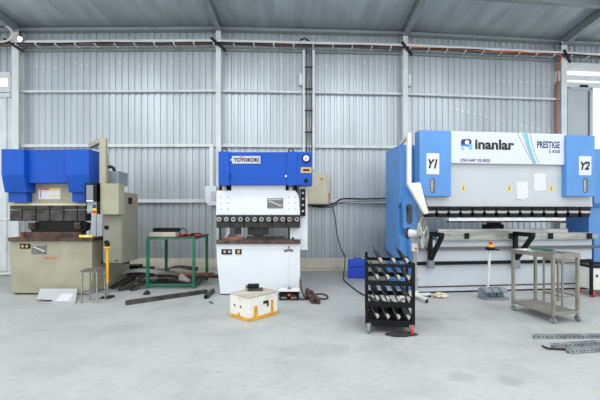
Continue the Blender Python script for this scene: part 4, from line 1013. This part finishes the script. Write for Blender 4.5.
# ------------------------------------------------------------------ stainless trolley
tr = math.radians(13.5); TN = ground(553, 323.6)
o = thing('trolley', 'stainless steel trolley with two shelves standing in front of the right press brake', 'trolley', (TN.x, TN.y, 0), tr)
TW, TD, TT = .416, .682, .925
for x in (0, TW):
    for y in (0, TD):
        b = MB(); b.box(x - .018, x + .018, y - .018, y + .018, .10, TT); b.build('leg', 'inox', o)
        b = MB(); b.cyl((x, y, .07), (x, y, .1), .012); b.box(x - .018, x - .013, y - .03, y + .03, .03, .075); b.box(x + .013, x + .018, y - .03, y + .03, .03, .075); b.box(x - .018, x + .018, y - .025, y + .025, .07, .08); cs = b.build('caster', 'steel', o)
        b = MB(); b.cyl((x - .012, y - .01, .036), (x + .012, y - .01, .036), .036, n=20); b.build('wheel', 'plastic', cs)
b = MB(); b.box(-.02, TW + .02, -.02, TD + .02, .115, .15); b.build('lower_shelf', 'inox', o, bevel=.005)
b = MB()
b.box(-.025, TW + .025, -.025, TD + .025, TT, TT + .008)
for a in ((-.025, -.005, -.025, TD + .025), (TW + .005, TW + .025, -.025, TD + .025), (-.005, TW + .005, -.025, -.005), (-.005, TW + .005, TD + .005, TD + .025)): b.box(*a, TT - .04, TT + .022)
b.build('top_shelf', 'inox', o, bevel=.003)
def ontop(x, y): 
    return (TN.x + x * math.cos(tr) - y * math.sin(tr), TN.y + x * math.sin(tr) + y * math.cos(tr), TT + .008)
b = MB(); b.box(-.11, .11, -.15, .15, 0, .012); solo(b, 'paper_sheet', 'paper', 'white sheet of papers on the far end of the steel trolley top', 'paper', ontop(.12, .52), tr)
tg = thing('file', 'green handled bar tool lying on the steel trolley top', 'tool', ontop(.24, .40), tr + 1.9)
b = MB(); b.box(-.16, .14, -.025, .025, 0, .04); b.build('handle', 'dkgreen', tg, bevel=.01)
b = MB(); b.box(-.38, -.16, -.012, .012, .008, .025); b.build('blade', 'steel', tg)
for i, (x, y, L, a, lab) in enumerate(((.13, .06, .42, 1.75, 'thin steel rod lying lengthways on the trolley top, nearest the near edge'), (.28, .08, .34, 1.6, 'thin steel rod on the trolley top beside the right rim'))):
    b = MB(); b.cyl((0, 0, .012), (L, 0, .012), .012, n=10); solo(b, 'steel_rod', 'steel', lab, 'metal rod', ontop(x, y), tr + a)
# small stand behind it
o = thing('tool_stand', 'small stainless stand half hidden behind the steel trolley', 'stand', (4.2, 5.95, 0), math.radians(10))
for sx in (-.14, .14):
    for sy in (-.18, .18):
        b = MB(); b.box(sx - .013, sx + .013, sy - .013, sy + .013, 0, .74); b.build('leg', 'inox', o)
for z in (.16, .725):
    b = MB()
    for sy in (-.18, .18): b.box(-.127, .127, sy - .01, sy + .01, z - .012, z + .012)
    for sx in (-.14, .14): b.box(sx - .01, sx + .01, -.17, .17, z - .012, z + .012)
    b.build('stretcher' if z < .5 else 'top_rail', 'inox', o)
b = MB(); b.box(-.15, .15, -.19, .19, .74, .752); b.build('top', 'inox', o)
# cart at the right edge
P = ground(593.5, 297.3)
o = thing('utility_cart', 'white box cart with a black post and red wheels at the right edge', 'cart', (P.x, P.y, 0))
b = MB(); b.box(-.06, -.02, -.02, .02, .05, .62); b.box(-.06, .9, -.02, .02, .6, .63); b.box(.86, .9, -.02, .02, .05, .6); b.build('post', 'black', o)
b = MB(); b.box(-.01, .85, .0, .4, .13, .52); b.build('body', 'ltplastic', o, bevel=.01)
b = MB(); b.box(-.02, .86, -.01, .41, .52, .56); b.build('lid', 'black', o, bevel=.005)
b = MB(); b.prism([(.03, .36), (.09, .36), (.06, .42)], 'y', -.003, .002); b.build('sticker', 'ink', o)
for x in (.0, .8):
    for y in (.03, .37):
        b = MB(); b.cyl((x - .02, y, .055), (x + .02, y, .055), .055, n=22); b.build('wheel', 'redwheel', o)
        b = MB(); b.box(x - .028, x - .022, y - .02, y + .02, .05, .13); b.box(x + .022, x + .028, y - .02, y + .02, .05, .13); b.build('fork', 'steel', o)

# ------------------------------------------------------------------ perforated bars on the floor at the right
def perf(px0, py0, px1, py1, w, h, lab, z=0, n=24):
    P = ground(px0, py0); Q = ground(px1, py1); d = Q - P; L = d.length
    q = MB(); q.box(0, L, -w / 2, w / 2, 0, .006); q.box(0, L, -w / 2, -w / 2 + .006, 0, h * .4); q.box(0, L, w / 2 - .006, w / 2, 0, h * .4)
    for a, c in ((-w / 2, -w / 2 + .006), (w / 2 - .006, w / 2)): q.box(0, L, a, c, h * .75, h)
    st = L / n
    for k in range(n): q.box(k * st, k * st + st * .5, -w / 2, w / 2, h * .4, h * .75 + .001)
    return solo(q, 'slotted_bar', 'galv', lab, 'metal bar', (P.x, P.y, z), math.atan2(d.y, d.x), 0, 'slotted bars on the floor')
perf(534, 338.3, 640, 337.5, .05, .045, 'grey slotted steel bar on the floor at right, farthest and longest of the three')
perf(552.5, 347.8, 650, 341.2, .05, .045, 'grey slotted steel bar on the floor at right, middle of the three')
perf(568, 353.3, 655, 347.5, .05, .045, 'grey slotted steel bar on the floor at right, nearest the viewer of the three')
P = ground(548, 349.5); Q = ground(567, 350.5); b = MB(); d = Q - P
b.tube([(-.05, .03, .03), (0, 0, .012), (d.x * .5, d.y * .5, .012), (d.x, d.y, .012)], .012, 8); solo(b, 'steel_hook', 'gun', 'dark hooked rod on the floor left of the slotted bars', 'hook', (P.x, P.y, 0), smooth=True)

# ------------------------------------------------------------------ camera, light
cam = bpy.data.cameras.new('camera'); co = bpy.data.objects.new('camera', cam); COL.objects.link(co)
co.location = (0, 0, H); co.rotation_euler = (math.radians(90), 0, 0)
cam.sensor_fit = 'HORIZONTAL'; cam.sensor_width = 36; cam.lens = 36 * F / 600
cam.shift_x = -(CX - 300) / 600; cam.shift_y = (CY - 200) / 600
cam.clip_end = 200
S.camera = co
w = bpy.data.worlds.new('daylight'); S.world = w; w.use_nodes = True
bg = w.node_tree.nodes['Background']; bg.inputs['Color'].default_value = (.965, .985, 1.0, 1); bg.inputs['Strength'].default_value = 1.6
def lamp(x, y, z, e, sx=2.4, sy=.9):  # added area light without a fixture, brightens floor and machine fronts
    l = bpy.data.lights.new('fill_light', 'AREA'); l.shape = 'RECTANGLE'; l.size = sx; l.size_y = sy; l.energy = e; l.color = (.985, .995, 1.0)
    o = bpy.data.objects.new('fill_light', l); COL.objects.link(o); o.location = (x, y, z)
for x in (-6.5, -2.2, 2.2, 6.5):
    for y in (-2, 1.5, 4.6): lamp(x, y, ceilZ(y) - .35, 95)
S.view_settings.view_transform = 'Standard'; S.view_settings.look = 'None'; S.view_settings.gamma = 1; S.view_settings.use_curve_mapping = False
S.view_settings.exposure = 0.0
